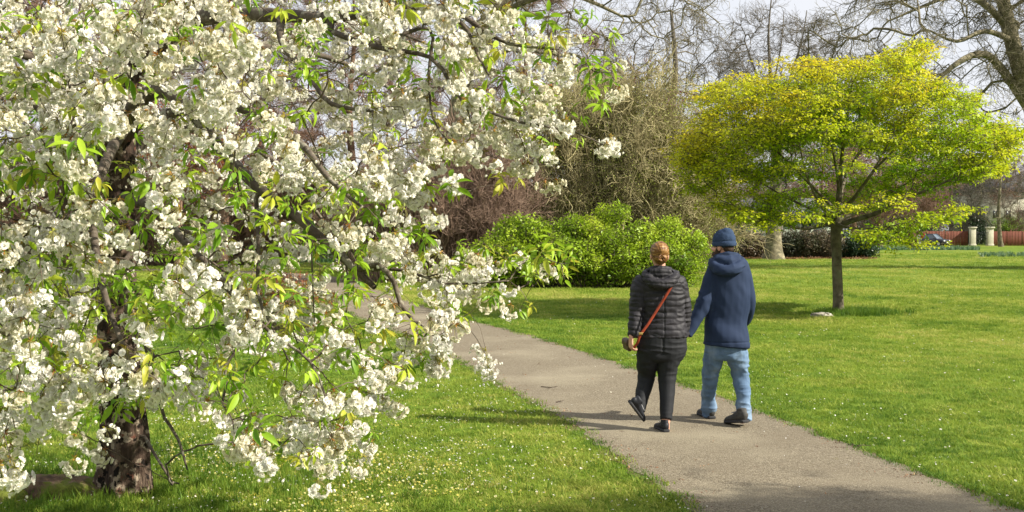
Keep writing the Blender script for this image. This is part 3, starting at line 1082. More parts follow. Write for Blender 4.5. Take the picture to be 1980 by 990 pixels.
def build_woman():
    D = 9.62
    base = G(1275, 835)
    base = Vector((base.x, D, 0))
    r = empty('person', base, 'woman with auburn hair in dark quilted jacket and black trousers, walking hand in hand', 'person')
    S = D / F_PX
    hc = P(1275, 494, D - .02)
    k = 1.03
    neck = [P(1275, 505, D), P(1276, 518, D + .0), P(1277, 528, D), P(1278, 540, D)]
    tors = [P(1278, 536, D), P(1279, 560, D), P(1281, 610, D), P(1281, 660, D), P(1280, 690, D)]
    la = [P(1242, 545, D), P(1229, 600, D - .02), P(1221, 652, D - .04)]
    ra = [P(1312, 545, D), P(1323, 598, D + .02), P(1322, 640, D + .06)]
    lleg = [P(1262, 665, D), P(1250, 728, D + .10), P(1236, 788, D - .02)]
    rleg = [P(1297, 665, D), P(1291, 735, D - .02), P(1287, 818, D - .13)]
    lh = (P(1220, 653, D - .09), (0.0, .02, -1), (0.9, .3, 0), (0, 1, .0), 0.98, 0.55)
    rh = (P(1322, 630, D + .08), (-.02, .15, -1), (1, 0.1, 0), (0, 1, 0), 0.88, .8)
    q = person_body(r, base, hc, math.radians(4), k, neck, (tors, [.13, .15, .13, .17, .16], [.08, .10, .09, .12, .11]),
                    [(la, [.048, .04, .027]), (ra, [.048, .04, .027])], [lh, rh],
                    [(lleg, [.085, .06, .04]), (rleg, [.085, .06, .038])],
                    [([P(1236, 788, D - .02), P(1233, 795, D - .05), P(1236, 800, D - .03)], [.030, .026, .02], [.03, .026, .02]),
                     ([P(1287, 812, D - .13), P(1287, 832, D - .1), P(1284, 832, D + .06)], [.035, .035, .03], [.035, .03, .02])])
    # jacket ------------------------------------------------
    T = [(528, 1278, 27, .075), (536, 1278, 40, .09), (548, 1279, 45.5, .105), (575, 1281, 43.5, .115), (600, 1282, 41, .11), (620, 1282, 42.5, .115), (638, 1282, 46, .13), (650, 1282, 47.5, .14)]
    jp = [loft([P(x, y, D) for y, x, _, _ in T], [w * S for _, _, w, _ in T], [b for *_, b in T], ns=24, step=.02, expo=2.3, cap=.15)]
    sl = [P(1246, 541, D), P(1237, 556, D), P(1231, 598, D - .02), P(1225, 650, D - .07)]
    sr = [P(1310, 541, D), P(1318, 557, D), P(1323, 600, D + .02), P(1322, 647, D + .06)]
    jp.append(loft(sl, [.068, .073, .066, .050], ns=18, step=.02, cap=.2))
    jp.append(loft(sr, [.062, .063, .056, .046], ns=18, step=.02, cap=.2))

    def disp(V, N):
        da, ta = seg_param(V, sl); db, tb = seg_param(V, sr)
        tor = V[:, 2] + 0.032 * vnoise(V * 5, 5) + .008 * vnoise(V * 14, 6)
        ph = 0.5 + 0 * tor
        ins = np.where((da < .085) & (V[:, 0] < P(1252, 600, D).x), 1, np.where((db < .078) & (V[:, 0] > P(1309, 600, D).x), 2, 0))
        t = np.where(ins == 1, ta + .006 * vnoise(V * 14, 2), np.where(ins == 2, tb + .006 * vnoise(V * 14, 4), tor))
        per = np.where(ins > 0, .043, .050)
        puff = np.abs(np.sin(math.pi * t / per)) ** 0.55
        sub = 0.35 + .65 * np.clip(.5 + vnoise(V * np.array([18, 18, 8]), 7), 0, 1)
        seam = np.exp(-((V[:, 0] - P(1281, 600, D).x) / .006) ** 2) * (ins == 0) * (V[:, 1] < D)
        hem = np.clip((V[:, 2] - P(0, 645, D).z) / .02, 0, 1)
        return .0052 * (puff - 1) * (.6 + .4 * vnoise(V * 7, 19)) * (0.5 + .5 * hem) + .005 * sub * puff + .008 * vnoise(V * 9, 3) - .005 * seam + .0055 * crease(V, 13, 26, 12)
    cloth('jacket', jp, M_puffer, r, base, disp, .0065, 2)
    # hood lying on the back
    hp = [loft([P(1247, 530, D + .05), P(1249, 534, D - .05), P(1260, 545, D - .115), P(1278, 550, D - .135), P(1297, 545, D - .115), P(1307, 534, D - .05), P(1308, 530, D + .05)],
               [.035, .043, .050, .054, .050, .043, .035], [.03, .04, .046, .048, .046, .04, .03], ref=(0, 0, 1), ns=14, step=.02),
          loft([P(1260, 527, D - .07), P(1277, 529, D - .085), P(1295, 527, D - .07)], [.045, .055, .045], [.035, .04, .035], ref=(0, 0, 1), ns=14, step=.02),
          loft([P(1250, 524, D + .03), P(1261, 519, D - .05), P(1277, 518, D - .07), P(1293, 519, D - .05), P(1304, 524, D + .03)], [.018, .02, .021, .02, .018], ref=(0, 0, 1), ns=10, step=.02)]
    cloth('hood', hp, M_puffer, r, base, lambda V, N: .008 * (np.abs(np.sin(math.pi * (V[:, 2] + .01 * vnoise(V * 9, 6)) / .045)) ** .6 - 1) + .005 * vnoise(V * 16, 4) + .003 * crease(V, 30, 22, 8), .0065, 2)
    # trousers ----------------------------------------------
    tp = [loft([P(1281, 638, D), P(1281, 655, D), P(1280, 672, D), P(1279, 692, D)], [45 * S, 46.5 * S, 48 * S, 43 * S], [.125, .135, .14, .12], ns=24, step=.02, expo=2.3, cap=.3)]
    L1 = [P(1256, 672, D + .0), P(1251, 700, D + .04), P(1250, 729, D + .09), P(1242, 765, D + .02), P(1236, 795, D - .05)]
    R1 = [P(1300, 672, D), P(1292, 700, D), P(1290, 729, D - .01), P(1290, 767, D - .06), P(1288, 811, D - .13)]
    tp.append(loft(L1, [.118, .095, .078, .060, .048], [.13, .108, .085, .068, .055], ns=18, step=.02, cap=.1))
    tp.append(loft(R1, [.118, .100, .083, .066, .054], [.13, .108, .088, .072, .060], ns=18, step=.02, cap=.1))
    cloth('trousers', tp, M_trouser, r, base,
          lambda V, N: .0055 * crease(V, 6, 26, 21) * np.clip(1.1 - np.abs(V[:, 2] - .62) * 2.2, .25, 1) + .004 * vnoise(V * 9, 3) - .008 * np.exp(-((V[:, 0] - P(1278, 680, D).x) / .010) ** 2) * (V[:, 2] > .68) * (V[:, 1] < D), .007, 2)
    # hair ---------------------------------------------------
    hb = [ball(q(0, -.022, .038), (.080 * k, .094 * k, .086 * k)), ball(q(0, -.075, -.018), (.052 * k, .034 * k, .042 * k)), ball(q(0, -.045, -.028), (.062, .052, .05))]
    V, Fs = union(hb, .006, 2)
    N = vnormals(V, Fs)
    cc = np.array(tuple(q(0, -.08, -.02)))
    an = np.arctan2(V[:, 2] - cc[2], V[:, 0] - cc[0])
    V = V + N * (.0016 * np.sin(an * 26 + 3 * vnoise(V * 14, 2)) + .003 * vnoise(V * 30, 3))[:, None]
    ho = link('hair', npmesh('hair', V - np.array(base), Fs, M_hair), r)
    # bun of twisted locks
    ch, rr = [], []
    rg = np.random.default_rng(5)
    for i in range(12):
        a0 = rg.uniform(0, 6.28); t = np.linspace(0, 1, 9)
        rad = .032 * (1 - .35 * t) * rg.uniform(.6, 1)
        a = a0 + t * 2.6
        p = np.stack([rad * np.cos(a), -.028 - .018 * np.sin(math.pi * t) - rg.uniform(0, .01) + 0 * t, rad * np.sin(a)], 1)
        ch.append(p + cc); rr.append(.0055 * np.sin(math.pi * (t * .8 + .1)) + .001)
    for i in range(90):                                         # combed locks running from the crown to the bun
        a0 = rg.uniform(0, math.pi * 2)
        st = np.array([.078 * math.cos(a0), rg.uniform(.0, .045), .035 + .083 * math.sin(a0) * (1 if math.sin(a0) > 0 else .75)])
        en = np.array([.03 * math.cos(a0), -.078, -.018 + .03 * math.sin(a0)])
        t = np.linspace(0, 1, 8)[:, None]
        mid = (st + en) / 2 + np.array([.028 * math.cos(a0), -.045, .034 * math.sin(a0)])
        p = (1 - t) ** 2 * st + 2 * t * (1 - t) * mid + t * t * en
        R = rotm((0, 0, math.radians(4)))
        ch.append((p * k) @ R.T + np.array(tuple(hc))); rr.append(np.full(8, .0020))
    V, Q_ = tubes(ch, rr, 5)
    link('locks', npmesh('locks', V - np.array(base), [Q_], M_hair), ho)
    # shoes
    shoe(r, base, P(1216, 779, D - .16), P(1242, 813, D - .02), (1.0, .2, .35), M_blackshoe, M_sole, lace=M_lace)
    hl = P(1289, 838, 9.44)
    shoe(r, base, (hl.x, 9.45, .008), (hl.x - .055, 9.69, .008), (0, 0, 1), M_blackshoe, M_sole, lace=M_lace)
    # bag: held and worn, a thing of its own
    bb = P(1218, 667, D + .03)
    bag = empty('crossbody_bag', bb, 'small brown bag on red-brown leather strap at the hip of the woman', 'bag')
    V, Fs = union([loft([bb + Vector((-.035, .06, .01)), bb + Vector((-.005, -.06, -.002))], [.056, .052], [.024, .024], ref=(0, 0, 1), ns=18, expo=2.6, cap=.8)], .006, 3)
    link('pouch', npmesh('pouch', V - np.array(bb), Fs, M_tan), bag)
    fl = loft([bb + Vector((-.040, .045, .030)), bb + Vector((-.012, -.055, .022))], [.034, .034], [.031, .031], ref=(0, 0, 1), ns=12, expo=3)
    link('flap', npmesh('flap', fl[0] - np.array(bb), [fl[1], fl[2]], M_tan), bag)
    sp = [P(1306, 527, D + .02), P(1304, 541, D - .085), P(1301, 549, D - .125), P(1290, 568, D - .138), P(1272, 597, D - .136), P(1253, 627, D - .148), P(1238, 648, D - .152), P(1232, 664, D - .13), P(1222, 676, D - .03)]
    Qp, _ = catmull(np.array([tuple(p) for p in sp]), np.ones(len(sp)), .015)
    t = np.gradient(Qp, axis=0); t /= np.linalg.norm(t, axis=1)[:, None]
    side = np.cross(t, np.array([0, -1.0, 0])); side /= np.linalg.norm(side, axis=1)[:, None]
    nn = np.cross(side, t)
    w, th = .0115, .002
    V = np.stack([Qp - side * w - nn * th, Qp + side * w - nn * th, Qp + side * w + nn * th, Qp - side * w + nn * th], 1).reshape(-1, 3)
    i = np.arange(len(Qp) - 1)[:, None] * 4; j = np.arange(4)
    Qf = np.stack([i + j, i + (j + 1) % 4, i + 4 + (j + 1) % 4, i + 4 + j], 2).reshape(-1, 4)
    link('strap', npmesh('strap', V - np.array(bb), [Qf], M_redleather, smooth=False), bag)
    bk = P(1239, 645, D - .158)
    box('buckle', bk - bb, (.036, .006, .022), M_brass, bag, .002)
    return r


def build_man():
    D = 9.92
    base = G(1405, 820)
    base = Vector((base.x, D, 0))
    r = empty('person', base, 'bearded man in blue beanie, navy hooded jacket and blue jeans on the path', 'person')
    S = D / F_PX
    k = 1.06
    yaw = math.radians(48)
    hc = P(1398, 476, D + .01)
    neck = [P(1400, 486, D), P(1403, 498, D), P(1405, 508, D), P(1407, 520, D)]
    tors = [P(1408, 514, D), P(1410, 545, D), P(1408, 600, D), P(1405, 640, D), P(1404, 668, D)]
    la = [P(1380, 524, D), P(1360, 588, D - .03), P(1331, 640, D - .08)]
    ra = [P(1440, 524, D), P(1449, 590, D + .02), P(1441, 622, D + .2)]
    lleg = [P(1385, 665, D), P(1374, 730, D + .14), P(1370, 792, D + .27)]
    rleg = [P(1423, 665, D), P(1432, 735, D + .0), P(1439, 812, D - .18)]
    lh = (P(1336, 634, D - .09), (-.35, .0, -1), (-1, .2, .2), (0, 1, 0), .90, .9)
    rh = (P(1440, 624, D + .21), (-.1, .8, -.35), (-1, 0, -.2), (0, 0, 1), 1.0, .5)
    q = person_body(r, base, hc, yaw, k, neck, (tors, [.15, .17, .15, .15, .14], [.09, .11, .10, .10, .09]),
                    [(la, [.052, .042, .03]), (ra, [.052, .042, .03])], [lh, rh],
                    [(lleg, [.08, .06, .04]), (rleg, [.08, .06, .04])],
                    [([P(1370, 792, D + .27), P(1366, 803, D + .28), P(1364, 803, D + .42)], [.035, .035, .03], [.035, .03, .02]),
                     ([P(1439, 806, D - .18), P(1438, 812, D - .17), P(1434, 815, D - .10)], [.035, .03, .025], [.035, .03, .02])])
    T = [(500, 1408, 22, .07), (508, 1409, 35, .095), (522, 1410, 40, .115), (550, 1411, 40, .125), (590, 1409, 40, .125), (625, 1405, 41.5, .13), (650, 1404, 43.5, .15), (668, 1403, 45, .158)]
    jp = [loft([P(x, y, D) for y, x, _, _ in T], [w * S for _, _, w, _ in T], [b for *_, b in T], ns=24, step=.02, expo=2.3, cap=.1)]
    sl = [P(1386, 517, D), P(1376, 540, D), P(1362, 585, D - .03), P(1347, 615, D - .06), P(1329, 648, D - .09)]
    sr = [P(1434, 517, D), P(1443, 540, D), P(1449, 588, D + .02), P(1446, 614, D + .12), P(1441, 624, D + .2)]
    jp.append(loft(sl, [.075, .080, .072, .060, .048], ns=18, step=.02, cap=.2))
    jp.append(loft(sr, [.065, .064, .056, .052, .046], ns=18, step=.02, cap=.2))

    def disp(V, N):
        da, ta = seg_param(V, sl)
        el = np.exp(-((ta - .34) / .10) ** 2) * (da < .1)
        z = V[:, 2]
        diag = V @ np.array([9, 4, 6.0])
        f = np.stack([diag, V[:, 1] * 3, (V[:, 2] - V[:, 0]) * 3.5], 1)
        d = .011 * fbm(f, 31, 2) + .010 * el * crease(V, 8, 18, 9)
        # slanting drape from the right shoulder blade to the left hip
        xr = (V[:, 0] - base.x); u = xr * .55 + (z - 1.15)
        d = d + .007 * np.sin(u * 15 + 1.5 * vnoise(V * 4, 8)) * np.clip((1.45 - z) * 3, 0, 1) * (da > .09)
        hemz = P(1403, 667, D).z
        d = d - .005 * np.exp(-((z - hemz - .035) / .006) ** 2)
        return d
    cloth('jacket', jp, M_navy, r, base, disp, .007, 4)
    hp = [loft([P(1377, 505, D + .06), P(1377, 510, D - .04), P(1389, 520, D - .13), P(1409, 524, D - .165), P(1427, 517, D - .13), P(1435, 508, D - .04), P(1432, 503, D + .06)],
               [.035, .045, .052, .056, .052, .045, .035], [.028, .034, .040, .042, .040, .034, .028], ref=(0, 0, 1), ns=14, step=.02),
          loft([P(1386, 502, D - .06), P(1408, 506, D - .095), P(1427, 502, D - .06)], [.045, .055, .045], [.04, .045, .04], ref=(0, 0, 1), ns=14, step=.02),
          loft([P(1379, 499, D + .05), P(1388, 495, D - .05), P(1406, 491, D - .085), P(1422, 492, D - .055), P(1430, 497, D + .05)], [.022, .024, .024, .024, .022], [.014] * 5, ref=(0, 0, 1), ns=10, step=.02)]
    cloth('hood', hp, M_navy, r, base, lambda V, N: .010 * fbm(V * np.array([10, 10, 16]), 3, 2) + .006 * crease(V, 12, 20, 6), .007, 3)
    tp = [loft([P(1404, 662, D), P(1404, 674, D), P(1404, 690, D)], [.180, .185, .165], [.112, .118, .110], ns=24, step=.02, expo=2.4, cap=.3)]
    L1 = [P(1384, 675, D), P(1378, 700, D + .06), P(1373, 729, D + .13), P(1371, 765, D + .21), P(1371, 801, D + .27)]
    R1 = [P(1423, 675, D), P(1427, 700, D), P(1432, 729, D - .01), P(1437, 770, D - .09), P(1439, 812, D - .17)]
    tp.append(loft(L1, [.092, .084, .068, .062, .060], [.10, .10, .08, .07, .068], ns=18, step=.02, cap=.1))
    tp.append(loft(R1, [.098, .092, .071, .063, .060], [.104, .102, .083, .072, .068], ns=18, step=.02, cap=.1))

    def jd(V, N):
        z = V[:, 2]
        bunch = np.clip((.32 - z) * 5, 0, 1); knee = np.exp(-((z - .50) / .10) ** 2); top = np.clip((z - .60) * 6, 0, 1)
        return .008 * vnoise(V * 8, 13) + (.013 * bunch + .010 * knee + .010 * top + .003) * crease(V, 7, 20, 25) + .004 * crease(V, 14, 34, 28)
    cloth('jeans', tp, M_denim, r, base, jd, .007, 2)
    # beanie: skull cap with turned-up rim, tilted with the head
    R = rotm((-.12, 0, yaw))

    def bq(x, y, z): return np.array(tuple(hc)) + R @ (np.array([x, y, z]) * k)
    bp = [ball(bq(0, -.016, .050), (.088 * k, .105 * k, .098 * k), (-.12, 0, yaw)), ball(bq(0, -.045, .085), (.060 * k, .068 * k, .070 * k), (-.12, 0, yaw))]
    V, Fs = union(bp, .006, 4)
    keep = (np.linalg.inv(R) @ (V - np.array(tuple(hc))).T).T[:, 2] / k
    low = keep < -.005
    V2 = V.copy()
    loc = (np.linalg.inv(R) @ (V - np.array(tuple(hc))).T).T
    loc[:, 2] = np.maximum(loc[:, 2], -.008 * k - .02 * (loc[:, 1] < -.03))
    V2 = (R @ loc.T).T + np.array(tuple(hc))
    N = vnormals(V2, Fs)
    V2 += N * (.003 * vnoise(V2 * 22, 4) + .0015 * np.sin(np.arctan2(loc[:, 1], loc[:, 0]) * 60))[:, None]
    be = link('beanie', npmesh('beanie', V2 - np.array(base), Fs, M_beanie), r)
    a = np.linspace(0, 2 * math.pi, 29)
    ring = np.array([bq(.088 * math.cos(t), -.014 + .102 * math.sin(t), .018 - .010 * math.sin(t) * -1) for t in a])
    V, F3, F4 = loft(ring, [.022] * 29, [.006] * 29, ref=(0, 0, 1), ns=10, step=.02, cap=.1)
    N = V - np.array(tuple(hc))
    link('rim', npmesh('rim', V - np.array(base), [F3, F4], M_beanie), be)
    # beard
    V, Fs = union([ball(q(0, .045, -.072), (.058 * k, .056 * k, .045 * k), (0, 0, yaw)), ball(q(-.045, .02, -.045), (.024, .03, .05), (0, 0, yaw)), ball(q(.045, .02, -.045), (.024, .03, .05), (0, 0, yaw))], .006, 2)
    N = vnormals(V, Fs)
    V = V + N * (.003 * vnoise(V * 60, 4))[:, None]
    link('beard', npmesh('beard', V - np.array(base), Fs, M_beard), r)
    # short hair at the nape
    V, Fs = union([ball(q(0, -.055, -.018), (.062 * k, .045 * k, .040 * k), (0, 0, yaw))], .006, 2)
    link('hair', npmesh('hair', V - np.array(base), Fs, M_beard), r)
    h1 = G(1374, 809)
    shoe(r, base, (h1.x, 10.12, .01), (h1.x - .07, 10.40, .01), (0, 0, 1), M_greyshoe, M_sole, .052, .092, M_lace)
    h2 = G(1440, 831)
    shoe(r, base, (h2.x + .02, 9.66, .055), (h2.x - .105, 9.90, .01), (0.1, -.1, 1), M_greyshoe, M_sole, .054, .098, M_lace)
    return r


build_woman()
build_man()


def far_person():
    D = 139
    b = P(1777, 460, D)
    base = Vector((b.x, D, 0))
    r = empty('person', base, 'distant person in white clothes standing by the dark parked car', 'person')
    M_w = plain('white_cloth', (0.75, 0.74, 0.76), rough=.9)
    x, y = base.x, D
    V = Vector
    hp, q = head_parts((x, y, 1.60), 2.8, 1.0)
    parts = hp + [loft([V((x, y, 1.5)), V((x, y, 1.42))], [.05, .06]), loft([V((x, y, 1.4)), V((x, y, 1.1)), V((x, y, .85))], [.17, .14, .15], [.1, .1, .1])]
    arms = [[V((x - .2, y, 1.36)), V((x - .32, y - .05, 1.1)), V((x - .12, y - .22, 1.0))], [V((x + .2, y, 1.36)), V((x + .27, y, 1.1)), V((x + .25, y - .05, .85))]]
    legs = [[V((x - .09, y, .85)), V((x - .1, y - .08, .45)), V((x - .1, y, .05))], [V((x + .09, y, .85)), V((x + .12, y + .05, .45)), V((x + .14, y + .2, .05))]]
    for a in arms: parts.append(loft(a, [.045, .04, .028]))
    parts += hand_parts(arms[0][2], (1, -.3, 0), (0, 1, 0), (0, 0, 1)) + hand_parts(arms[1][2], (0, 0, -1), (-1, 0, 0), (0, -1, 0))
    for a in legs: parts.append(loft(a, [.08, .06, .04])); parts.append(loft([a[2], a[2] + V((0, -.18, -.01))], [.04, .035], [.04, .03]))
    Vv, Fs = union(parts, .009, 2)
    link('body', npmesh('body', Vv - np.array(base), Fs, M_skin), r)
    jp = [loft([V((x, y, 1.44)), V((x, y, 1.36)), V((x, y, 1.1)), V((x, y, .82))], [.1, .2, .18, .2], [.08, .12, .12, .13])] + [loft(a, [.07, .06, .05]) for a in arms]
    cloth('jacket', jp, M_w, r, base, lambda V_, N: .01 * vnoise(V_ * 9, 3), .012, 2)
    tp = [loft([V((x, y, .9)), V((x, y, .8))], [.17, .17], [.12, .12])] + [loft(a, [.1, .08, .07]) for a in legs]
    cloth('trousers', tp, M_w, r, base, lambda V_, N: .006 * crease(V_, 6, 20, 3), .012, 2)
    M_red = plain('red_cloth', (0.55, 0.03, 0.025), rough=.8)
    bq_ = V((x + .42, y - .15, 1.35))
    o = link('red_bag', npmesh('red_bag', *[(lambda t: (t[0] - np.array(bq_), [t[1], t[2]]))(loft([bq_ + V((.1, 0, .28)), bq_ + V((0, 0, 0)), bq_ + V((-.12, 0, -.3))], [.2, .24, .1], [.1, .12, .06]))][0], M_red), None, bq_)
    tag(o, 'bright red bundle between the distant white-clad person and the car', 'bag')


far_person()

# ================================================================== VEGETATION MATERIALS AND SPRAYS
M_cherrybark = surf_mat('cherry_bark', [(0.3, (0.016, 0.010, 0.007)), (0.5, (0.07, 0.045, 0.032)), (0.75, (0.19, 0.14, 0.10))], scale=9, detail=8, rough=0.9, bump=1.0, bdist=0.045, bscale=24,
                        stretch=(1.6, 1.6, .45), spec=.2, second=[(13, 0.55, 0.60, (0.34, 0.27, 0.20)), (16, 0.60, 0.66, (0.15, 0.06, 0.04)), (17, 0.56, 0.60, (0.010, 0.007, 0.005))])
M_cherrylimb = surf_mat('cherry_limb_bark', [(0.25, (0.035, 0.025, 0.018)), (0.5, (0.085, 0.066, 0.048)), (0.75, (0.17, 0.14, 0.105))], scale=14, detail=7, rough=0.85, bump=0.7, bdist=0.008, bscale=60,
                        second=(16, 0.56, 0.62, (0.22, 0.20, 0.15)))
M_twigbark = surf_mat('twig_bark', [(0.3, (0.045, 0.03, 0.022)), (0.7, (0.15, 0.115, 0.085))], scale=12, rough=0.85, bump=0.2)
M_darkbark = surf_mat('smooth_dark_bark', [(0.3, (0.05, 0.04, 0.026)), (0.7, (0.17, 0.145, 0.095))], scale=7, detail=7, rough=0.9, bump=0.6, bdist=0.01, bscale=30, second=(6, .55, .65, (0.13, 0.13, 0.075)))
M_planebark = surf_mat('plane_bark', [(0.3, (0.09, 0.075, 0.045)), (0.5, (0.18, 0.155, 0.095)), (0.7, (0.33, 0.29, 0.185))], scale=2.2, detail=7, rough=0.9, bump=0.6, bdist=0.03, second=(4, .52, .6, (0.11, 0.10, 0.06)))
M_greybark = surf_mat('grey_twig_bark', [(0.3, (0.075, 0.062, 0.048)), (0.7, (0.19, 0.165, 0.13))], scale=3, rough=0.9, bump=0.3)
M_brownbark = surf_mat('brown_twig_bark', [(0.3, (0.11, 0.06, 0.042)), (0.7, (0.30, 0.19, 0.13))], scale=1.2, rough=0.9, bump=0.3)
M_purplebark = surf_mat('purple_brown_stem', [(0.3, (0.14, 0.085, 0.058)), (0.7, (0.37, 0.26, 0.19))], scale=.8, rough=.8, bump=.3)
M_olivetwig = surf_mat('olive_twig_bark', [(0.35, (0.15, 0.12, 0.055)), (0.65, (0.49, 0.43, 0.23))], scale=.9, rough=0.9, bump=0.3)


def wig(p0, d, L, n, wob, rg, sag=0.0):
    """a wiggly twig polyline"""
    p = np.array(p0, dtype=float); d = np.array(d, dtype=float); d /= np.linalg.norm(d)
    out = [p.copy()]
    for i in range(n):
        d = d + rg.normal(0, wob, 3); d[2] -= sag
        d /= np.linalg.norm(d)
        p = p + d * L / n
        out.append(p.copy())
    return np.array(out)


def twig_spray(seed, L=1.0, r=0.008, n=9, wob=.22, spread=.55, subs=3):
    rg = np.random.default_rng(seed)
    ch, rr = [], []
    for i in range(n):
        d = np.array([1, rg.normal(0, spread), rg.normal(0, spread)])
        c = wig((0, 0, 0), d, L * rg.uniform(.6, 1.1), 6, wob, rg)
        ch.append(c); rr.append(np.linspace(r, r * .45, 7))
        for k in range(subs):
            j = rg.integers(1, 6)
            dd = (c[j] - c[j - 1]) / np.linalg.norm(c[j] - c[j - 1]) + rg.normal(0, .6, 3)
            s = wig(c[j], dd, L * rg.uniform(.2, .45), 3, wob, rg)
            ch.append(s); rr.append(np.linspace(r * .55, r * .4, 4))
    return tubes(ch, rr, 3)


def twig_sources(name, mat, **kw):
    ms = []
    for i in range(5):
        V, Q = twig_spray(100 + i, **kw)
        ms.append(npmesh(name, V, [Q], mat))
    return source_collection(name, ms)


def leaf_sources(name, mat, nl=10, R=0.25, L=0.08, W=0.045, flat=1.0, stem=None, seed=0, variants=5, droop=.2):
    """clumps of leaves spread over a blob of radius R"""
    ms = []
    for i in range(variants):
        rg = np.random.default_rng(seed + i)
        parts = []
        for k in range(nl):
            v = rg.normal(size=3); v /= np.linalg.norm(v); v *= R * rg.random() ** .4
            v[2] *= flat
            V, Q = simple_leaf(L * rg.uniform(.7, 1.25), W * rg.uniform(.8, 1.2))
            e = (rg.normal(0, .45), rg.normal(droop, .5), math.atan2(v[1], v[0]) + rg.normal(0, .8))
            parts.append((V @ rotm(e).T + v, Q, 0))
        if stem is not None:
            c = [wig((0, 0, 0), rg.normal(size=3) * np.array([1, 1, flat]), R, 3, .3, rg) for _ in range(3)]
            V, Q = tubes(c, [np.linspace(.006, .003, 4)] * 3, 3)
            parts.append((V, Q, 1))
        ms.append(parts_mesh(name, parts, [mat] + ([stem] if stem is not None else []), smooth=False))
    return source_collection(name, ms)


def rand_rot(n, rg, tilt=.5):
    return np.stack([rg.normal(0, tilt, n), rg.normal(0, tilt, n), rg.uniform(0, 6.283, n)], 1)


def dir_rot(dirs, rg):
    """euler angles that turn +x into the given directions"""
    d = dirs / (np.linalg.norm(dirs, axis=1)[:, None] + 1e-9)
    yaw = np.arctan2(d[:, 1], d[:, 0]); pit = -np.arcsin(np.clip(d[:, 2], -1, 1))
    return np.stack([np.zeros(len(d)), pit, yaw], 1)      # roll 0, applied X then Y then Z


# ================================================================== BARE TREES
TW_GREY = twig_sources('grey_twig', M_greybark, L=1.5, r=0.014, n=8, wob=.25)
TW_PLANE = twig_sources('plane_twig', M_planebark, L=1.5, r=0.014, n=7, wob=.38)
TW_BROWN = twig_sources('brown_twig', M_brownbark, L=1.2, r=0.011, n=10, wob=.2)
TW_OLIVE = twig_sources('olive_twig', M_olivetwig, L=1.15, r=0.0135, n=8, wob=.34)


def bare_tree(name, label, base, trunk, blobs, natt, bark, twigs, tipr, seed, cat='tree', group=None, limbs=(), sprays=1.0, sag=-.05, sc=1.0, max_limbs=10, wob=.16, foliage=None, hang=0.0, step=.5):
    """trunk: [(dx,dy,z,r)...]; blobs: [(centre, radii)] relative to base; foliage: (collection, count, tint lo, hi, scale)"""
    rg = np.random.default_rng(seed)
    base = Vector(base)
    root = empty(name, base, label, cat, group)
    sk = Skel()
    b = np.array(base)
    sk.trace([b + np.array(t[:3]) for t in trunk], [t[3] for t in trunk], step=step)
    for i, lb in enumerate(limbs):
        sk.trace([b + np.array(t[:3]) for t in lb], [t[3] for t in lb], limb=i + 1, step=step)
    tot = sum(np.prod(r) ** .6 for c, r in blobs)
    att = np.concatenate([jitter_in(int(natt * np.prod(r) ** .6 / tot) + 2, b + np.array(c), r, .25, seed + i) for i, (c, r) in enumerate(blobs)])
    tips = sk.grow(att, step=step, alpha=.22, sag=sag, wob=wob, seed=seed)
    R = sk.radii(tipr, 2.35)
    split_tree(sk, R, root, base, bark, limb_r=.06, max_limbs=max_limbs + len(limbs), ns=8, names=('trunk', 'limb', 'branches'))
    if sprays:
        tips = np.array(tips)
        rep = max(1, int(round(sprays)))
        ti = np.tile(tips, rep) if sprays >= 1 else tips[rg.random(len(tips)) < sprays]
        pos = sk.p[ti]
        d = pos - sk.p[sk.par[ti]]
        d = d / (np.linalg.norm(d, axis=1)[:, None] + 1e-9) + rg.normal(0, .35, d.shape)
        d[:, 2] -= hang
        rot = dir_rot(d, rg); rot[:, 0] = rg.uniform(0, 6.28, len(ti))
        scatter('twigs', twigs, pos - b, rot, rg.uniform(.6, 1.15, len(ti)) * sc, rg.random(len(ti)), root)
    if foliage:
        fc, cnt, lo, hi, fs = foliage
        ti = rg.integers(0, sk.n, cnt)
        far = sk.plen[ti] > np.quantile(sk.plen[:sk.n], .3)
        pos = sk.p[ti[far]] + rg.normal(0, .35 * fs, (far.sum(), 3))
        scatter('leaves', fc, pos - b, rand_rot(len(pos), rg), rg.uniform(.7, 1.3, len(pos)) * fs, rg.uniform(lo, hi, len(pos)), root)
    return root


def W(px, py, D):
    return tuple(P(px, py, D))


def rel(base, px, py, D, r):
    q = P(px, py, D) - Vector(base)
    return (q.x, q.y, q.z, r)


TW_PURPLE = twig_sources('purple_brown_twig', M_purplebark, L=1.2, r=0.011, n=8, wob=.2)
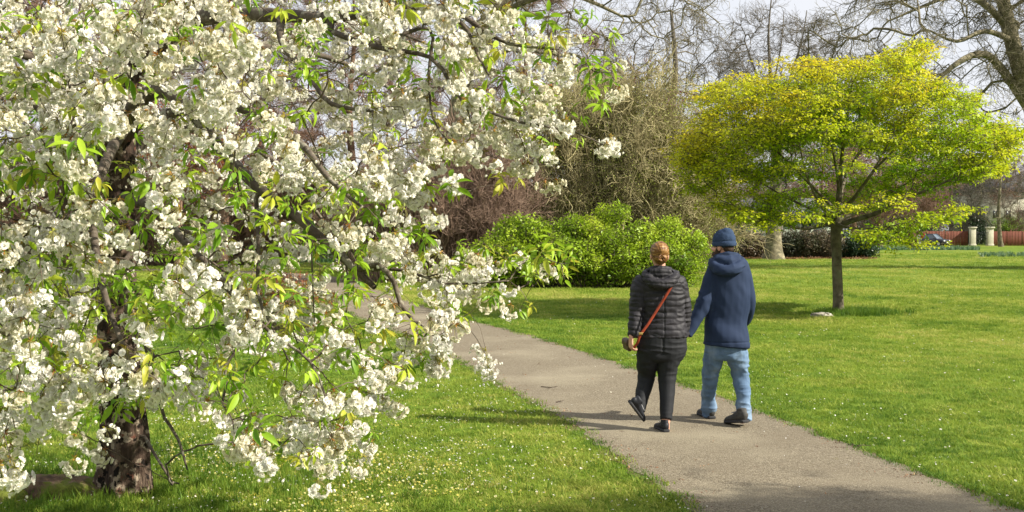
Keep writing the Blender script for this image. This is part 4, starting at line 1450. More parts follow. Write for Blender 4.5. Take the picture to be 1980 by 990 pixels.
# big plane tree at the right edge, its trunk leaning into the frame
D = 52
bs = (P(2035, 450, D).x, D, 0)
bare_tree('plane_tree', 'big bare plane tree at the right edge with heavy branches arching left over the sky', bs,
          [(0, 0, 0, .62), (-.1, 0, 2.5, .5), rel(bs, 2010, 260, D, .44), rel(bs, 1975, 140, D, .40), rel(bs, 1950, 50, D, .33), rel(bs, 1935, -60, D, .25), rel(bs, 1950, -220, D, .16)],
          [((-6.0, 0, 10.5), (6.2, 4, 4.4)), ((2, 0, 13), (6, 5, 5)), ((-2, 2, 17), (6, 5, 4))], 800, M_planebark, TW_PLANE, .022, 21, 'tree',
          limbs=[[rel(bs, 2008, 240, D, .26), rel(bs, 1930, 125, D, .20), rel(bs, 1890, 105, D - 1, .17), rel(bs, 1840, 130, D - 2, .12), rel(bs, 1800, 170, D - 2, .07)],
                 [rel(bs, 1955, 60, D, .2), rel(bs, 1900, 5, D, .16), rel(bs, 1850, -10, D + 1, .12), rel(bs, 1790, 10, D + 1, .08), rel(bs, 1720, 40, D + 1, .04)],
                 [rel(bs, 1960, 80, D, .16), rel(bs, 1905, 60, D - 1, .12), rel(bs, 1850, 80, D - 2, .08), rel(bs, 1800, 60, D - 2, .045)]],
          sprays=1, hang=.5, sag=.1, wob=.22)
# plane tree behind the bare thicket, pale limbs top centre
D = 46
bs = (P(850, 450, D).x, D, 0)
bare_tree('plane_tree', 'bare plane tree with pale limbs above the thicket, top centre', bs,
          [(0, 0, 0, .6), (0, 0, 3, .48), rel(bs, 890, 200, D, .42), rel(bs, 905, 90, D, .36), rel(bs, 950, 30, D, .26), rel(bs, 1010, -50, D, .2), rel(bs, 1080, -160, D, .12)],
          [((6, 0, 11.2), (6.5, 4, 3.6)), ((2, 0, 15), (8, 5, 4.5)), ((-6, 0, 11), (6, 4, 4))], 520, M_planebark, TW_PLANE, .022, 22, 'tree',
          limbs=[[rel(bs, 905, 100, D, .22), rel(bs, 935, 50, D, .18), rel(bs, 960, 0, D, .14), rel(bs, 1000, -60, D, .1)],
                 [rel(bs, 910, 80, D, .2), rel(bs, 1000, 10, D - 1, .14), rel(bs, 1100, -10, D - 2, .1), rel(bs, 1200, 30, D - 2, .05)]],
          sprays=1, hang=.6, sag=.1, wob=.24)
# upright bare tree seen above the yellow tree
D = 82
bs = (P(1500, 450, D).x, D, 0)
bare_tree('bare_tree', 'upright bare tree with fine fanning twigs above the yellow-green tree', bs,
          [(0, 0, 0, .62), (0, 0, 3, .5), rel(bs, 1497, 280, D, .24), rel(bs, 1490, 150, D, .15), rel(bs, 1486, 70, D, .08), rel(bs, 1491, 0, D, .04)],
          [((0, 0, 13.5), (5.2, 4, 5.5))], 300, M_greybark, TW_GREY, .022, 23, 'tree',
          limbs=[[rel(bs, 1497, 260, D, .12), rel(bs, 1522, 170, D, .09), rel(bs, 1550, 80, D, .055), rel(bs, 1560, 20, D, .03)],
                 [rel(bs, 1497, 240, D, .12), rel(bs, 1465, 150, D, .08), rel(bs, 1440, 80, D, .045)],
                 [rel(bs, 1492, 180, D, .08), rel(bs, 1510, 90, D, .05), rel(bs, 1516, 20, D, .025)]],
          sprays=1, sag=-.15, wob=.1, sc=1.1)
# its neighbour to the left, over the thicket
D = 70
bs = (P(1290, 450, D).x, D, 0)
bare_tree('bare_tree', 'tall bare tree rising behind the olive thicket, tangled twigs against the sky', bs,
          [(0, 0, 0, .5), (0.2, 0, 4, .38), (0, 0, 8, .28), (.5, 0, 12, .18), (.2, 0, 16, .08)],
          [((0, 0, 12), (5.5, 4, 5))], 190, M_greybark, TW_GREY, .02, 24, 'tree', sprays=1, wob=.2, hang=.2)
# brown bare trees along the far side, right
far_trees = [
    (1700, 118, 14, 'bare brown tree over the far end of the hedge'),
    (1762, 125, 13, 'bare brown tree above the distant person in white'),
    (1838, 158, 14, 'bare brown tree beyond the fence behind the parked car'),
    (1650, 135, 16, 'tall bare tree behind the yellow-green tree trunk'),
    (1590, 128, 15, 'bare tree behind the low outbuilding roof'),
    (1420, 110, 13, 'bare tree behind the outbuilding, left end'),
    (1990, 152, 14, 'bare tree behind the red-brown fence at the right edge'),
    (1345, 105, 14, 'bare tree behind the right side of the green bush'),
]
for i, (px, D, h, lab) in enumerate(far_trees):
    x = P(px, 450, D).x
    bare_tree('bare_tree', lab, (x, D, 0), [(0, 0, 0, .35), (.1, 0, h * .25, .28), (-.1, 0, h * .5, .2), (.2, 0, h * .75, .1), (.1, 0, h * .9, .05)],
              [((0, 0, h * .55), (5.2, 4, h * .42))], 130, M_brownbark if i % 3 != 2 else M_greybark, TW_BROWN if i % 3 != 2 else TW_GREY, .024, 40 + i, group='bare trees along the far edge of the park', sprays=2, sc=1.5, wob=.2, max_limbs=6, step=.8)
# slim pale-trunked tree in front of the fence
D = 136
bs = (P(1936, 450, D).x, D, 0)
bare_tree('bare_tree', 'slim tree with leaning pale trunk in front of the red-brown fence', bs,
          [(0, 0, 0, .36), (-.2, 0, 1.5, .26), rel(bs, 1931, 400, D, .2), rel(bs, 1935, 350, D, .12), rel(bs, 1938, 300, D, .06)],
          [((0, 0, 6.2), (4.2, 3, 3.8))], 90, M_planebark, TW_GREY, .024, 60, 'tree', sprays=1, sc=1.3, wob=.18)

# thick old trunk by the hedge, its crown hidden behind the yellow-green tree
D = 71
bs = (P(1496, 450, D).x, D, 0)
bare_tree('old_tree', 'thick pale flared trunk beside the dark hedge, behind the yellow-green tree', bs,
          [(0, 0, -.05, .82), (0, 0, .5, .62), (0, 0, 1.3, .52), (-.05, 0, 2.6, .5), (0, 0, 4, .42), (.3, 0, 6.5, .3), (.1, 0, 9, .15)],
          [((0, 0, 7.2), (4.5, 3.5, 3))], 110, M_planebark, TW_GREY, .024, 61, 'tree', sprays=1, wob=.2)

# ------------------------------------------------------------------ foliage collections
GREENS = [(0.0, (0.04, 0.09, 0.010)), (0.35, (0.13, 0.23, 0.014)), (0.7, (0.30, 0.42, 0.022)), (1.0, (0.46, 0.54, 0.05))]
M_bushleaf = leaf_mat('bright_bush_leaf', GREENS, trans=.35, rough=.45)
M_darkleaf = leaf_mat('dark_evergreen_leaf', [(0.0, (0.010, 0.026, 0.010)), (0.5, (0.028, 0.065, 0.020)), (0.85, (0.07, 0.13, 0.035)), (1, (0.24, 0.24, 0.15))], trans=.12, rough=.4, spec=.5)
M_hedgeleaf = leaf_mat('hedge_leaf', [(0.0, (0.025, 0.035, 0.016)), (0.4, (0.06, 0.075, 0.03)), (0.7, (0.15, 0.10, 0.055)), (0.9, (0.30, 0.27, 0.17)), (1, (0.38, 0.34, 0.24))], trans=.15, rough=.5, spec=.4)
M_bronzeleaf = leaf_mat('bronze_leaf', [(0.0, (0.16, 0.04, 0.02)), (0.5, (0.32, 0.11, 0.045)), (1.0, (0.42, 0.22, 0.07))], trans=.4)
M_redleaf = leaf_mat('dark_red_leaf', [(0.0, (0.08, 0.012, 0.015)), (1.0, (0.26, 0.045, 0.04))], trans=.3)
M_budleaf = leaf_mat('olive_bud', [(0.0, (0.20, 0.19, 0.05)), (0.5, (0.34, 0.38, 0.08)), (1.0, (0.48, 0.54, 0.15))], trans=.3)
M_springleaf = leaf_mat('spring_leaf', [(0.0, (0.09, 0.25, 0.008)), (0.28, (0.19, 0.38, 0.010)), (0.50, (0.42, 0.53, 0.014)), (0.80, (0.66, 0.60, 0.022)), (1.0, (0.64, 0.38, 0.024))], trans=.45, rough=.5, jitter=.3)
LF_BUSH = leaf_sources('bush_leaf', M_bushleaf, nl=15, R=.18, L=.092, W=.052, stem=M_twigbark, seed=3, droop=.35)
LF_DARK = leaf_sources('evergreen_leaf', M_darkleaf, nl=16, R=.26, L=.14, W=.06, seed=13)
LF_HEDGE = leaf_sources('hedge_leaf', M_hedgeleaf, nl=15, R=.26, L=.14, W=.07, seed=23, stem=M_greybark, droop=.5)
LF_BRONZE = leaf_sources('bronze_leaf', M_bronzeleaf, nl=12, R=.12, L=.05, W=.025, seed=33, stem=M_twigbark)
LF_RED = leaf_sources('red_leaf', M_redleaf, nl=10, R=.25, L=.12, W=.07, seed=43)
LF_BUD = leaf_sources('bud_leaf', M_budleaf, nl=9, R=.28, L=.055, W=.03, seed=53)
LF_SPRING = leaf_sources('spring_leaf', M_springleaf, nl=18, R=.20, L=.068, W=.042, flat=.22, stem=M_darkbark, seed=63, variants=6, droop=.05)


def lumpy(n, c, r, rg, lump=.46, freq=.7, shell=.55, zmin=None):
    """points through a lumpy blob, most of them near its surface"""
    v = rg.normal(size=(n, 3)); v /= np.linalg.norm(v, axis=1)[:, None]
    k = 1 + lump * fbm(v * 2.4 * freq + np.array(c) * .37, 5, 3) * 1.6
    u = shell + (1 - shell) * rg.random(n) ** .6
    p = np.array(c) + v * (u * k)[:, None] * np.array(r)
    if zmin is not None: p = p[p[:, 2] > zmin]
    return p


def shrub(name, label, base, blobs, coll, count, tint, sc, seed, cat='shrub', stems=None, stem_r=.02, group=None, shell=.5, nst=60, tilt=.6):
    """stems rising from the ground into lumpy blobs of leaves; tint = function(points, noise) or (lo, hi)"""
    rg = np.random.default_rng(seed)
    base = Vector(base); b = np.array(base)
    root = empty(name, base, label, cat, group)
    vol = np.array([np.prod(r) ** (2 / 3) for c, r in blobs]); vol /= vol.sum()
    pts = np.concatenate([lumpy(int(count * v), b + np.array(c), r, rg, shell=shell, zmin=.04) for v, (c, r) in zip(vol, blobs)])
    if name == 'green_bush':
        pts = pts[fbm(pts * 1.7, seed + 2, 3) > -.10 - .2 * rg.random(len(pts))]
        pts[:, 2] *= .93
    if nst:
        ch, rr = [], []
        for k in range(nst):
            q = pts[rg.integers(len(pts))]
            o = np.array([b[0] + (q[0] - b[0]) * .5 + rg.normal(0, .15), b[1] + (q[1] - b[1]) * .5, 0.0])
            m = (o + q) / 2 + rg.normal(0, .12, 3) + np.array([0, 0, .1])
            t = np.linspace(0, 1, 8)[:, None]
            c = (1 - t) ** 2 * o + 2 * t * (1 - t) * m + t * t * q
            c[1:-1] += rg.normal(0, .03, (6, 3))
            ch.append(c - b); rr.append(np.linspace(stem_r, stem_r * .35, 8))
        V, Q = tubes(ch, rr, 4)
        o = link('stems', npmesh('stems', V, [Q], stems or M_twigbark), root); o['kind'] = 'stuff'
    nz = fbm(pts * 1.1, seed, 3)
    tn = tint(pts, nz) if callable(tint) else tint[0] + (tint[1] - tint[0]) * np.clip(.5 + .6 * nz + rg.normal(0, .15, len(pts)), 0, 1)
    scatter('leaves', coll, pts - b, rand_rot(len(pts), rg, tilt), rg.uniform(.75, 1.3, len(pts)) * sc, tn, root)
    return root


# bright green bush in front of the thicket
D = 34.6
bx = P(1135, 450, D).x
shrub('green_bush', 'large bright green leafy bush at the edge of the lawn, behind the woman', (bx, D, 0),
      [((-3.3, .5, .7), (.95, .9, .8)), ((-2.6, .1, 1.25), (.9, .9, .75)), ((-2.9, -.2, .5), (.8, .7, .55)), ((-1.8, -.1, .75), (1.0, 1, .8)), ((-1.5, .3, 1.6), (.85, .8, .7)), ((-.7, -.3, 1.0), (.9, .9, .85)), ((-.3, .5, 1.95), (.8, .7, .65)), ((.2, -.2, .7), (.9, .9, .7)), ((.7, .1, 1.5), (.9, .8, .75)), ((1.3, -.1, .85), (.9, .9, .8)), ((1.7, .4, 1.7), (.8, .7, .6)), ((2.3, 0, 1.1), (.9, .9, .8)), ((2.9, .3, .7), (.8, .8, .75)), ((3.3, .6, 1.3), (.7, .7, .6)), ((2.6, .8, 1.9), (.7, .6, .5)), ((.9, 1.1, 2.5), (.6, .6, .45)), ((-2.2, .9, 2.0), (.7, .6, .45))],
      LF_BUSH, 6200, lambda p, n: np.clip(.62 + .60 * n + .10 * (p[:, 2] - 1.2), .05, 1), 1.0, 71, stem_r=.016, nst=140)
D = 47
shrub('green_bush', 'small darker green shrub low on the left side of the thicket', (P(845, 450, D).x, D, 0),
      [((0, 0, 1.0), (2.6, 1.4, 1.0)), ((-2.5, .3, .9), (2.0, 1.2, .9)), ((2.2, 0, 1.1), (2, 1.2, 1.1))], LF_BUSH, 1500, (.0, .55), 1.3, 72)


def thicket(name, label, base, blobs, twigs, mat, nst, nsp, sc, seed, up=.8, fol=None, r=.022, vert=False):
    """dense leafless shrub: arching stems and twig sprays"""
    rg = np.random.default_rng(seed)
    base = Vector(base); b = np.array(base)
    root = empty(name, base, label, 'shrub')
    vol = np.array([np.prod(q) ** (2 / 3) for c, q in blobs]); vol /= vol.sum()
    pts = np.concatenate([lumpy(int(nsp * v), b + np.array(c), q, rg, shell=.35, zmin=.3) for v, (c, q) in zip(vol, blobs)])
    ch, rr = [], []
    for k in range(nst):
        q = pts[rg.integers(len(pts))]
        o = np.array([b[0] + (q[0] - b[0]) * (.75 if vert else .45) + rg.normal(0, .3), b[1] + (q[1] - b[1]) * .5, 0.0])
        m = (o + q) / 2 + rg.normal(0, .5, 3) + np.array([0, 0, .25 * np.linalg.norm(q - o)])
        t = np.linspace(0, 1, 12)[:, None]
        c = (1 - t) ** 2 * o + 2 * t * (1 - t) * m + t * t * q
        c[1:-1] += rg.normal(0, .11, (10, 3))
        c = c + (c[-1] - c[0]) * (np.linspace(0, 1, 12)[:, None] ** 3) * rg.uniform(0, .22)
        ch.append(c - b); rr.append(np.linspace(r * rg.uniform(.6, 1.6), r * .35, 12))
    V, Q = tubes(ch, rr, 4)
    o = link('stems', npmesh('stems', V, [Q], mat), root); o['kind'] = 'stuff'
    d = (pts - b) * np.array([.35, .35, 0]) / 3 + rg.normal(0, .5, pts.shape) + np.array([0, 0, up])
    rot = dir_rot(d, rg); rot[:, 0] = rg.uniform(0, 6.28, len(pts))
    scatter('twigs', twigs, pts - b, rot, rg.uniform(.6, 1.2, len(pts)) * sc, rg.random(len(pts)), root)
    if fol:
        fc, cnt, lo, hi, fs, blobs2 = fol
        vol = np.array([np.prod(q) ** (2 / 3) for c, q in blobs2]); vol /= vol.sum()
        p2 = np.concatenate([lumpy(int(cnt * v), b + np.array(c), q, rg, shell=.3, zmin=.3) for v, (c, q) in zip(vol, blobs2)])
        scatter('leaves', fc, p2 - b, rand_rot(len(p2), rg), rg.uniform(.7, 1.3, len(p2)) * fs, rg.uniform(lo, hi, len(p2)), root)
    return root


# olive thicket, the high dome right of the blossom
D = 40.5
bx = P(1170, 450, D).x
bl = [((0, 0, 3.4), (3.3, 2.4, 3.2)), ((1.8, .2, 2.8), (2.6, 2.2, 2.8)), ((-1.0, .3, 5.6), (2.3, 2, 2.2)), ((3.3, .4, 1.7), (1.9, 1.5, 1.8)), ((1.2, 0, 5.9), (2.2, 1.8, 1.9)), ((2.4, .3, 4.6), (1.6, 1.4, 1.6))]
thicket('olive_thicket', 'high dome of tangled leafless olive twigs above the bright green bush', (bx, D, 0), bl, TW_OLIVE, M_olivetwig, 760, 900, 1.1, 73, up=.45, r=.030,
        fol=(LF_BUD, 6500, .1, .95, 1.15, bl))
# brown-red thicket to its left
D = 38.2
bx = P(850, 450, D).x
thicket('brown_thicket', 'wide thicket of upright reddish brown bare stems left of the olive thicket', (bx, D, 0),
        [((0, 0, 2.4), (2.2, 1.5, 2.2)), ((-2.2, .6, 2.1), (1.6, 1.3, 1.9)), ((1.9, .3, 2.9), (1.7, 1.5, 2.4)), ((.6, .5, 3.6), (1.6, 1.3, 1.5))], TW_PURPLE, M_purplebark, 520, 1150, .85, 74, up=1.1, r=.02, vert=True)
# undergrowth behind the cherry, left
D = 58
thicket('brown_thicket', 'bare brown thicket far behind the cherry trunk, left part of the park', (P(330, 450, D).x, D, 0),
        [((0, 0, 2.6), (5, 2, 2.8)), ((-6, 0, 3), (5, 2, 3.2)), ((6, 0, 2.4), (4, 2, 2.4))], TW_BROWN, M_brownbark, 300, 1100, 1.2, 75, up=.8, r=.03)
for i, (px, D, h, lab) in enumerate([(120, 62, 17, 'tall bare brown tree behind the cherry, far left'), (430, 56, 16, 'tall bare brown tree behind the cherry, right of its trunk'), (680, 60, 17, 'tall bare brown tree behind the drooping blossom limb'), (1010, 54, 14, 'bare brown tree between the two thickets'), (-160, 60, 17, 'tall bare brown tree outside the left edge')]):
    bare_tree('bare_tree', lab, (P(px, 450, D).x, D, 0), [(0, 0, 0, .3), (.1, 0, h * .25, .24), (-.1, 0, h * .5, .17), (.2, 0, h * .75, .09), (.1, 0, h * .9, .04)],
              [((0, 0, h * .58), (4.6, 3.5, h * .42))], 170, M_brownbark, TW_BROWN, .02, 240 + i, group='tall bare trees behind the cherry', sprays=3, sc=1.15, wob=.2, max_limbs=6, step=.6)
# plum with dark red buds behind
D = 49
bs = (P(1215, 450, D).x, D, 0)
bare_tree('plum_tree', 'plum tree with sparse dark red leaves showing above the olive thicket', bs,
          [(0, 0, 0, .22), (0, 0, 3, .16), (.1, 0, 6, .1), (0, 0, 8, .05)], [((0, 0, 7.6), (3.2, 2, 1.9))], 110, M_brownbark, TW_BROWN, .014, 62, 'tree', sprays=1, sc=.6, foliage=(LF_RED, 260, 0, 1, .7))
D = 19
bs = (P(700, 450, 30).x - 5, 30, 0)
bare_tree('red_leaved_tree', 'small tree with dusky red young leaves glimpsed through the blossom on the left', (P(345, 450, 30).x, 30, 0),
          [(0, 0, 0, .12), (0, 0, 2, .1), (.1, 0, 3.5, .06)], [((0, 0, 4.2), (1.9, 1.5, 1.1))], 90, M_brownbark, TW_BROWN, .01, 63, 'tree', sprays=1, sc=.4, foliage=(LF_BRONZE, 900, 0, .6, 1.6), step=.3)
# bronze sapling by the path behind the cherry
b_ = G(548, 640)
shrub('bronze_shrub', 'low shrub of copper young leaves beside the path behind the blossom', (b_.x, b_.y, 0),
      [((0, 0, .55), (.55, .45, .55)), ((.45, .1, .35), (.45, .4, .38)), ((-.5, .1, .4), (.5, .4, .4))], LF_BRONZE, 420, (0, 1), .9, 76, stem_r=.008, nst=50)

# dark hedge row by the outbuilding
for i, (px, w, h, tl, lab) in enumerate([
    (1412, 2.2, 1.65, (0, .5), 'dark evergreen shrub at the left end of the hedge below the small window'),
    (1452, 1.6, 1.55, (.45, .9), 'straw-coloured brushy shrub between the dark evergreen and the thick trunk'),
    (1540, 2.3, 1.75, (0, .75), 'dense dark hedge shrub right of the thick pale trunk'),
    (1592, 2.4, 1.8, (.3, 1.0), 'hedge shrub with pale glinting leaves left of the slim tree trunk'),  # glints are put into the leaf colour by the pale end of the tint
    (1655, 2.0, 1.5, (0, .55), 'dark hedge shrub at the right end of the hedge'),
]):
    D = 74.5
    x = P(px, 450, D).x
    shrub('hedge_shrub', lab, (x, D, 0), [((0, 0, h * .5), (w * .62, .9, h * .55)), ((w * .3, .1, h * .45), (w * .45, .8, h * .5)), ((-w * .3, 0, h * .45), (w * .45, .8, h * .5))],
          LF_HEDGE if i != 4 else LF_DARK, 760, tl, 1.0, 80 + i, nst=30, group='shrubs of the dark hedge by the outbuilding')
# evergreen masses farther out: behind the cherry and along the horizon
for i, (px, D, w, h, lab) in enumerate([
    (640, 96, 7, 5.5, 'dark evergreen behind the blue parked car'),
    (520, 74, 6, 4.5, 'dark evergreen seen under the blossom left of the path end'),
    (740, 64, 4.5, 3.0, 'low dark evergreen at the left foot of the brown thicket'),
    (180, 70, 8, 7.5, 'tall dark evergreen behind the cherry trunk'),
    (-60, 66, 8, 7, 'dark evergreen at the far left edge behind the blossom'),
    (1885, 160, 3.4, 5.2, 'clipped dark green shrub between the cream gate pillars'),
    (1965, 165, 7, 4.5, 'green shrub behind the fence at the right edge'),
    (1730, 170, 12, 5, 'dark shrub mass behind the distant person in white'),
    (1310, 82, 4, 3.4, 'dark shrub in the gap behind the beanie of the man'),
]):
    x = P(px, 450, D).x
    shrub('evergreen_shrub', lab, (x, D, 0), [((0, 0, h * .5), (w * .5, w * .35, h * .52)), ((w * .25, 0, h * .38), (w * .4, w * .3, h * .4)), ((-w * .28, 0, h * .42), (w * .38, w * .3, h * .42))],
          LF_DARK if i != 6 else LF_BUSH, 900, (0, .8), 1.0 + w * .14, 90 + i, nst=20, stem_r=.05, group='dark evergreens round the edge of the park')
# far wood that closes the horizon
rg = np.random.default_rng(3)
n = 5200
xx = rg.uniform(-190, 210, n); yy = rg.uniform(205, 240, n)
zz = rg.uniform(.2, 1, n) ** .8 * (10 + 4 * fbm(np.stack([xx * .04, xx * 0, xx * 0], 1), 4))
d = rg.normal(0, .5, (n, 3)) + np.array([0, 0, .9])
rot = dir_rot(d, rg); rot[:, 0] = rg.uniform(0, 6.28, n)
wood = scatter('far_wood', TW_BROWN, np.stack([xx, yy, zz], 1), rot, rg.uniform(3, 5, n), rg.random(n))
tag(wood, 'brown leafless wood closing the view at the far edge of the park', 'wood')
n = 1500
xx = rg.uniform(-190, 210, n); yy = rg.uniform(200, 210, n)
ug = scatter('far_undergrowth', LF_DARK, np.stack([xx, yy, rg.uniform(0, 3.2, n)], 1), rand_rot(n, rg), rg.uniform(3, 5, n), rg.uniform(0, .7, n))
tag(ug, 'dark undergrowth at the foot of the far brown wood', 'undergrowth')


def in_poly(x, y, poly):
    c = np.zeros(len(x), dtype=bool)
    n = len(poly)
    for i in range(n):
        x0, y0 = poly[i]; x1_, y1_ = poly[(i + 1) % n]
        m = ((y0 > y) != (y1_ > y)) & (x < (x1_ - x0) * (y - y0) / (y1_ - y0 + 1e-12) + x0)
        c ^= m
    return c


def unproj(px, py, D):
    a = (px - 990) / F_PX; b = (495 - py) / F_PX
    c, s_ = math.cos(PITCH), math.sin(PITCH)
    k = D / (c + b * s_)
    return np.stack([a * k, D, H_CAM + (-s_ + b * c) * k], 1)


# ================================================================== THE YELLOW-GREEN TREE ON THE LAWN
def yellow_tree():
    g = G(1621, 607)
    D = g.y
    base = Vector((g.x, D, 0)); b = np.array(base)
    root = empty('young_tree', base, 'wide spreading tree with fresh yellow-green leaves and slim dark trunk on the lawn', 'tree')
    sk = Skel()
    sk.trace([W(1621, 612, D), W(1621, 600, D), W(1620, 560, D), W(1618, 500, D), W(1617, 465, D), W(1618, 437, D), W(1621, 410, D), W(1623, 370, D), W(1628, 300, D - .2), W(1640, 220, D - .3), W(1650, 140, D - .3)],
             [.15, .118, .108, .104, .108, .13, .08, .058, .038, .022, .010], step=.12)
    limbs = [
        [(1622, 436, 0, .10), (1650, 426, -.2, .075), (1700, 410, -.5, .062), (1740, 385, -.8, .05), (1800, 365, -1.1, .035), (1870, 330, -1.3, .018), (1925, 300, -1.4, .008)],
        [(1616, 438, 0, .09), (1600, 434, .1, .07), (1560, 442, -.2, .045), (1520, 436, -.5, .035), (1450, 412, -.8, .02), (1390, 385, -.9, .009)],
        [(1621, 408, 0, .07), (1650, 385, -.3, .055), (1690, 330, -.6, .04), (1745, 270, -.8, .025), (1790, 190, -.8, .010)],
        [(1620, 412, 0, .07), (1595, 385, -.3, .05), (1560, 350, -.6, .035), (1500, 290, -.9, .024), (1440, 230, -1.0, .012), (1400, 180, -1, .008)],
        [(1622, 385, 0, .06), (1618, 330, .6, .045), (1600, 250, 1.2, .03), (1570, 150, 1.6, .012)],
        [(1622, 395, 0, .06), (1640, 330, .8, .045), (1690, 250, 1.5, .028), (1720, 150, 1.9, .010)],
        [(1619, 425, 0, .06), (1570, 405, 1.0, .042), (1500, 370, 1.8, .026), (1420, 320, 2.1, .012)],
        [(1622, 425, 0, .06), (1680, 400, 1.1, .042), (1760, 350, 2.0, .026), (1840, 290, 2.3, .012)],
        [(1619, 432, 0, .05), (1640, 440, -1.0, .03), (1700, 440, -1.7, .02), (1780, 425, -2.0, .010)],
        [(1618, 420, 0, .06), (1590, 400, -1.1, .04), (1560, 340, -2.0, .025), (1540, 250, -2.4, .012)],
        [(1622, 415, 0, .06), (1660, 370, -1.2, .04), (1700, 310, -2.1, .022), (1740, 230, -2.4, .010)],
        [(1623, 370, 0, .04), (1612, 300, -.8, .028), (1590, 200, -1.3, .012), (1580, 140, -1.4, .008)]]
    for i, lb in enumerate(limbs):
        sk.trace([W(x, y, D + dz) for x, y, dz, _ in lb], [r * .74 for *_, r in lb], limb=i + 1, step=.15)
    poly = [(1305, 292), (1330, 262), (1362, 245), (1370, 215), (1350, 190), (1372, 165), (1420, 150), (1440, 128), (1500, 118), (1560, 108), (1620, 118), (1690, 112), (1740, 95), (1790, 70), (1812, 88), (1770, 120), (1800, 150), (1850, 165), (1895, 178), (1880, 215), (1940, 225),
            (1975, 262), (1965, 300), (1935, 330), (1880, 350), (1840, 372), (1790, 378), (1740, 395), (1690, 412), (1640, 408), (1590, 425), (1530, 440), (1470, 438), (1400, 415), (1350, 385), (1320, 350), (1335, 325)]
    poly2 = [(1610, 452), (1660, 440), (1720, 430), (1790, 403), (1832, 400), (1822, 415), (1780, 426), (1735, 440), (1730, 460), (1752, 472), (1735, 480), (1680, 470), (1620, 466)]
    rg = np.random.default_rng(7)

    def sample(n, poly, xc, hw, dd, yr):
        x = rg.uniform(1290, 1985, n); y = rg.uniform(yr[0], yr[1], n)
        x = x + rg.normal(0, 5, n)
        m = in_poly(x, y, poly)
        x, y = x[m], y[m]
        w = np.sqrt(np.clip(1 - ((x - xc) / hw) ** 2, .02, 1))
        return unproj(x, y, D + rg.uniform(-1, 1, len(x)) * dd * w)
    att = sample(5200, poly, 1640, 345, 3.1, (55, 450))
    tier = fbm(att * np.array([.75, .75, 3.0]), 9, 3)
    att = np.concatenate([att[tier > -.02], sample(620, poly2, 1730, 130, 1.2, (395, 495)) + np.array([0, -1.3, 0])])
    print('yellow att', len(att))
    tips = sk.grow(att, step=.22, alpha=.25, sag=-.04, wob=.12, seed=4)
    R = sk.radii(.0036, 2.35)

    def trunk_fn(tr):
        V, Q = tubes([tr[0]], [tr[1]], 20)
        d = V - np.repeat(tr[0], 20, 0)
        V = V + d * (.10 * fbm(V * np.array([6, 6, 1.5]), 3) + .35 * np.clip(.12 - V[:, 2], 0, .2) / .2)[:, None]
        link('trunk', npmesh('trunk', V - b, [Q], M_darkbark), root)
    split_tree(sk, R, root, base, M_darkbark, limb_r=.03, max_limbs=14, ns=10, names=('trunk', 'limb', 'branches'), trunk_fn=trunk_fn)
    # foliage in tiers
    def leaf_pts(n, poly, xc, hw, dd, yr, dy=0):
        p = sample(n, poly, xc, hw, dd, yr) + np.array([0, dy, 0])
        q = p * np.array([1.1, 1.1, 4.2])
        front = (p[:, 1] < D + .6) & ((((p[:, 0] - g.x) / 1.5) ** 2 + ((p[:, 2] - 2.75) / .85) ** 2) < 1) & (rg.random(len(p)) > .22)
        p = p[~front]; q = q[~front]
        core = np.sqrt(((p[:, 0] - g.x) / 2.1) ** 2 + ((p[:, 1] - D) / 2.1) ** 2 + ((p[:, 2] - 2.5) / 1.3) ** 2)
        return p[fbm(q, 9, 3) + .08 * rg.normal(size=len(p)) > -.02 + .45 * np.clip(1 - core, 0, 1)]
    thin = np.nonzero(R[:sk.n] < .0085)[0]
    pos = sk.p[thin]; dr = pos - sk.p[sk.par[thin]]
    dr[:, 2] *= .3; dr /= np.linalg.norm(dr, axis=1)[:, None] + 1e-9
    front = (pos[:, 1] < D + .5) & ((((pos[:, 0] - g.x) / 1.5) ** 2 + ((pos[:, 2] - 2.75) / .8) ** 2) < 1) & (rg.random(len(pos)) > .40)
    core = np.sqrt(((pos[:, 0] - g.x) / 2.0) ** 2 + ((pos[:, 1] - D) / 2.0) ** 2 + ((pos[:, 2] - 2.6) / 1.2) ** 2)
    k_ = ~front & (rg.random(len(pos)) < np.clip(core - .02, .30, 1))
    pos, dr = pos[k_], dr[k_]
    rep_ = 2
    pos = np.repeat(pos, rep_, 0); dr = np.repeat(dr, rep_, 0)
    p = pos + rg.normal(0, 1, pos.shape) * np.array([.13, .13, .04]) + dr * .04
    print('yellow sprays', len(p))
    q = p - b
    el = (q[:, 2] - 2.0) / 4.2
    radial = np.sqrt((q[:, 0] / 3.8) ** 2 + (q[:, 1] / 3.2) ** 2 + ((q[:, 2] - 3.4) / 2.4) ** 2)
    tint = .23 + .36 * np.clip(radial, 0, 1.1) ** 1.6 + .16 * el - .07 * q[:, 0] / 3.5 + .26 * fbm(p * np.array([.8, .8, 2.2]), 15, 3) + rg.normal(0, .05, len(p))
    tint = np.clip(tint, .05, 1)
    rot = np.stack([rg.normal(0, .22, len(p)), rg.normal(.1, .25, len(p)), np.arctan2(dr[:, 1], dr[:, 0]) + rg.normal(0, .5, len(p))], 1)
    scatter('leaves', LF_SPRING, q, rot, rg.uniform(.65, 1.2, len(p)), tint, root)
    return D, base


YD, YB = yellow_tree()

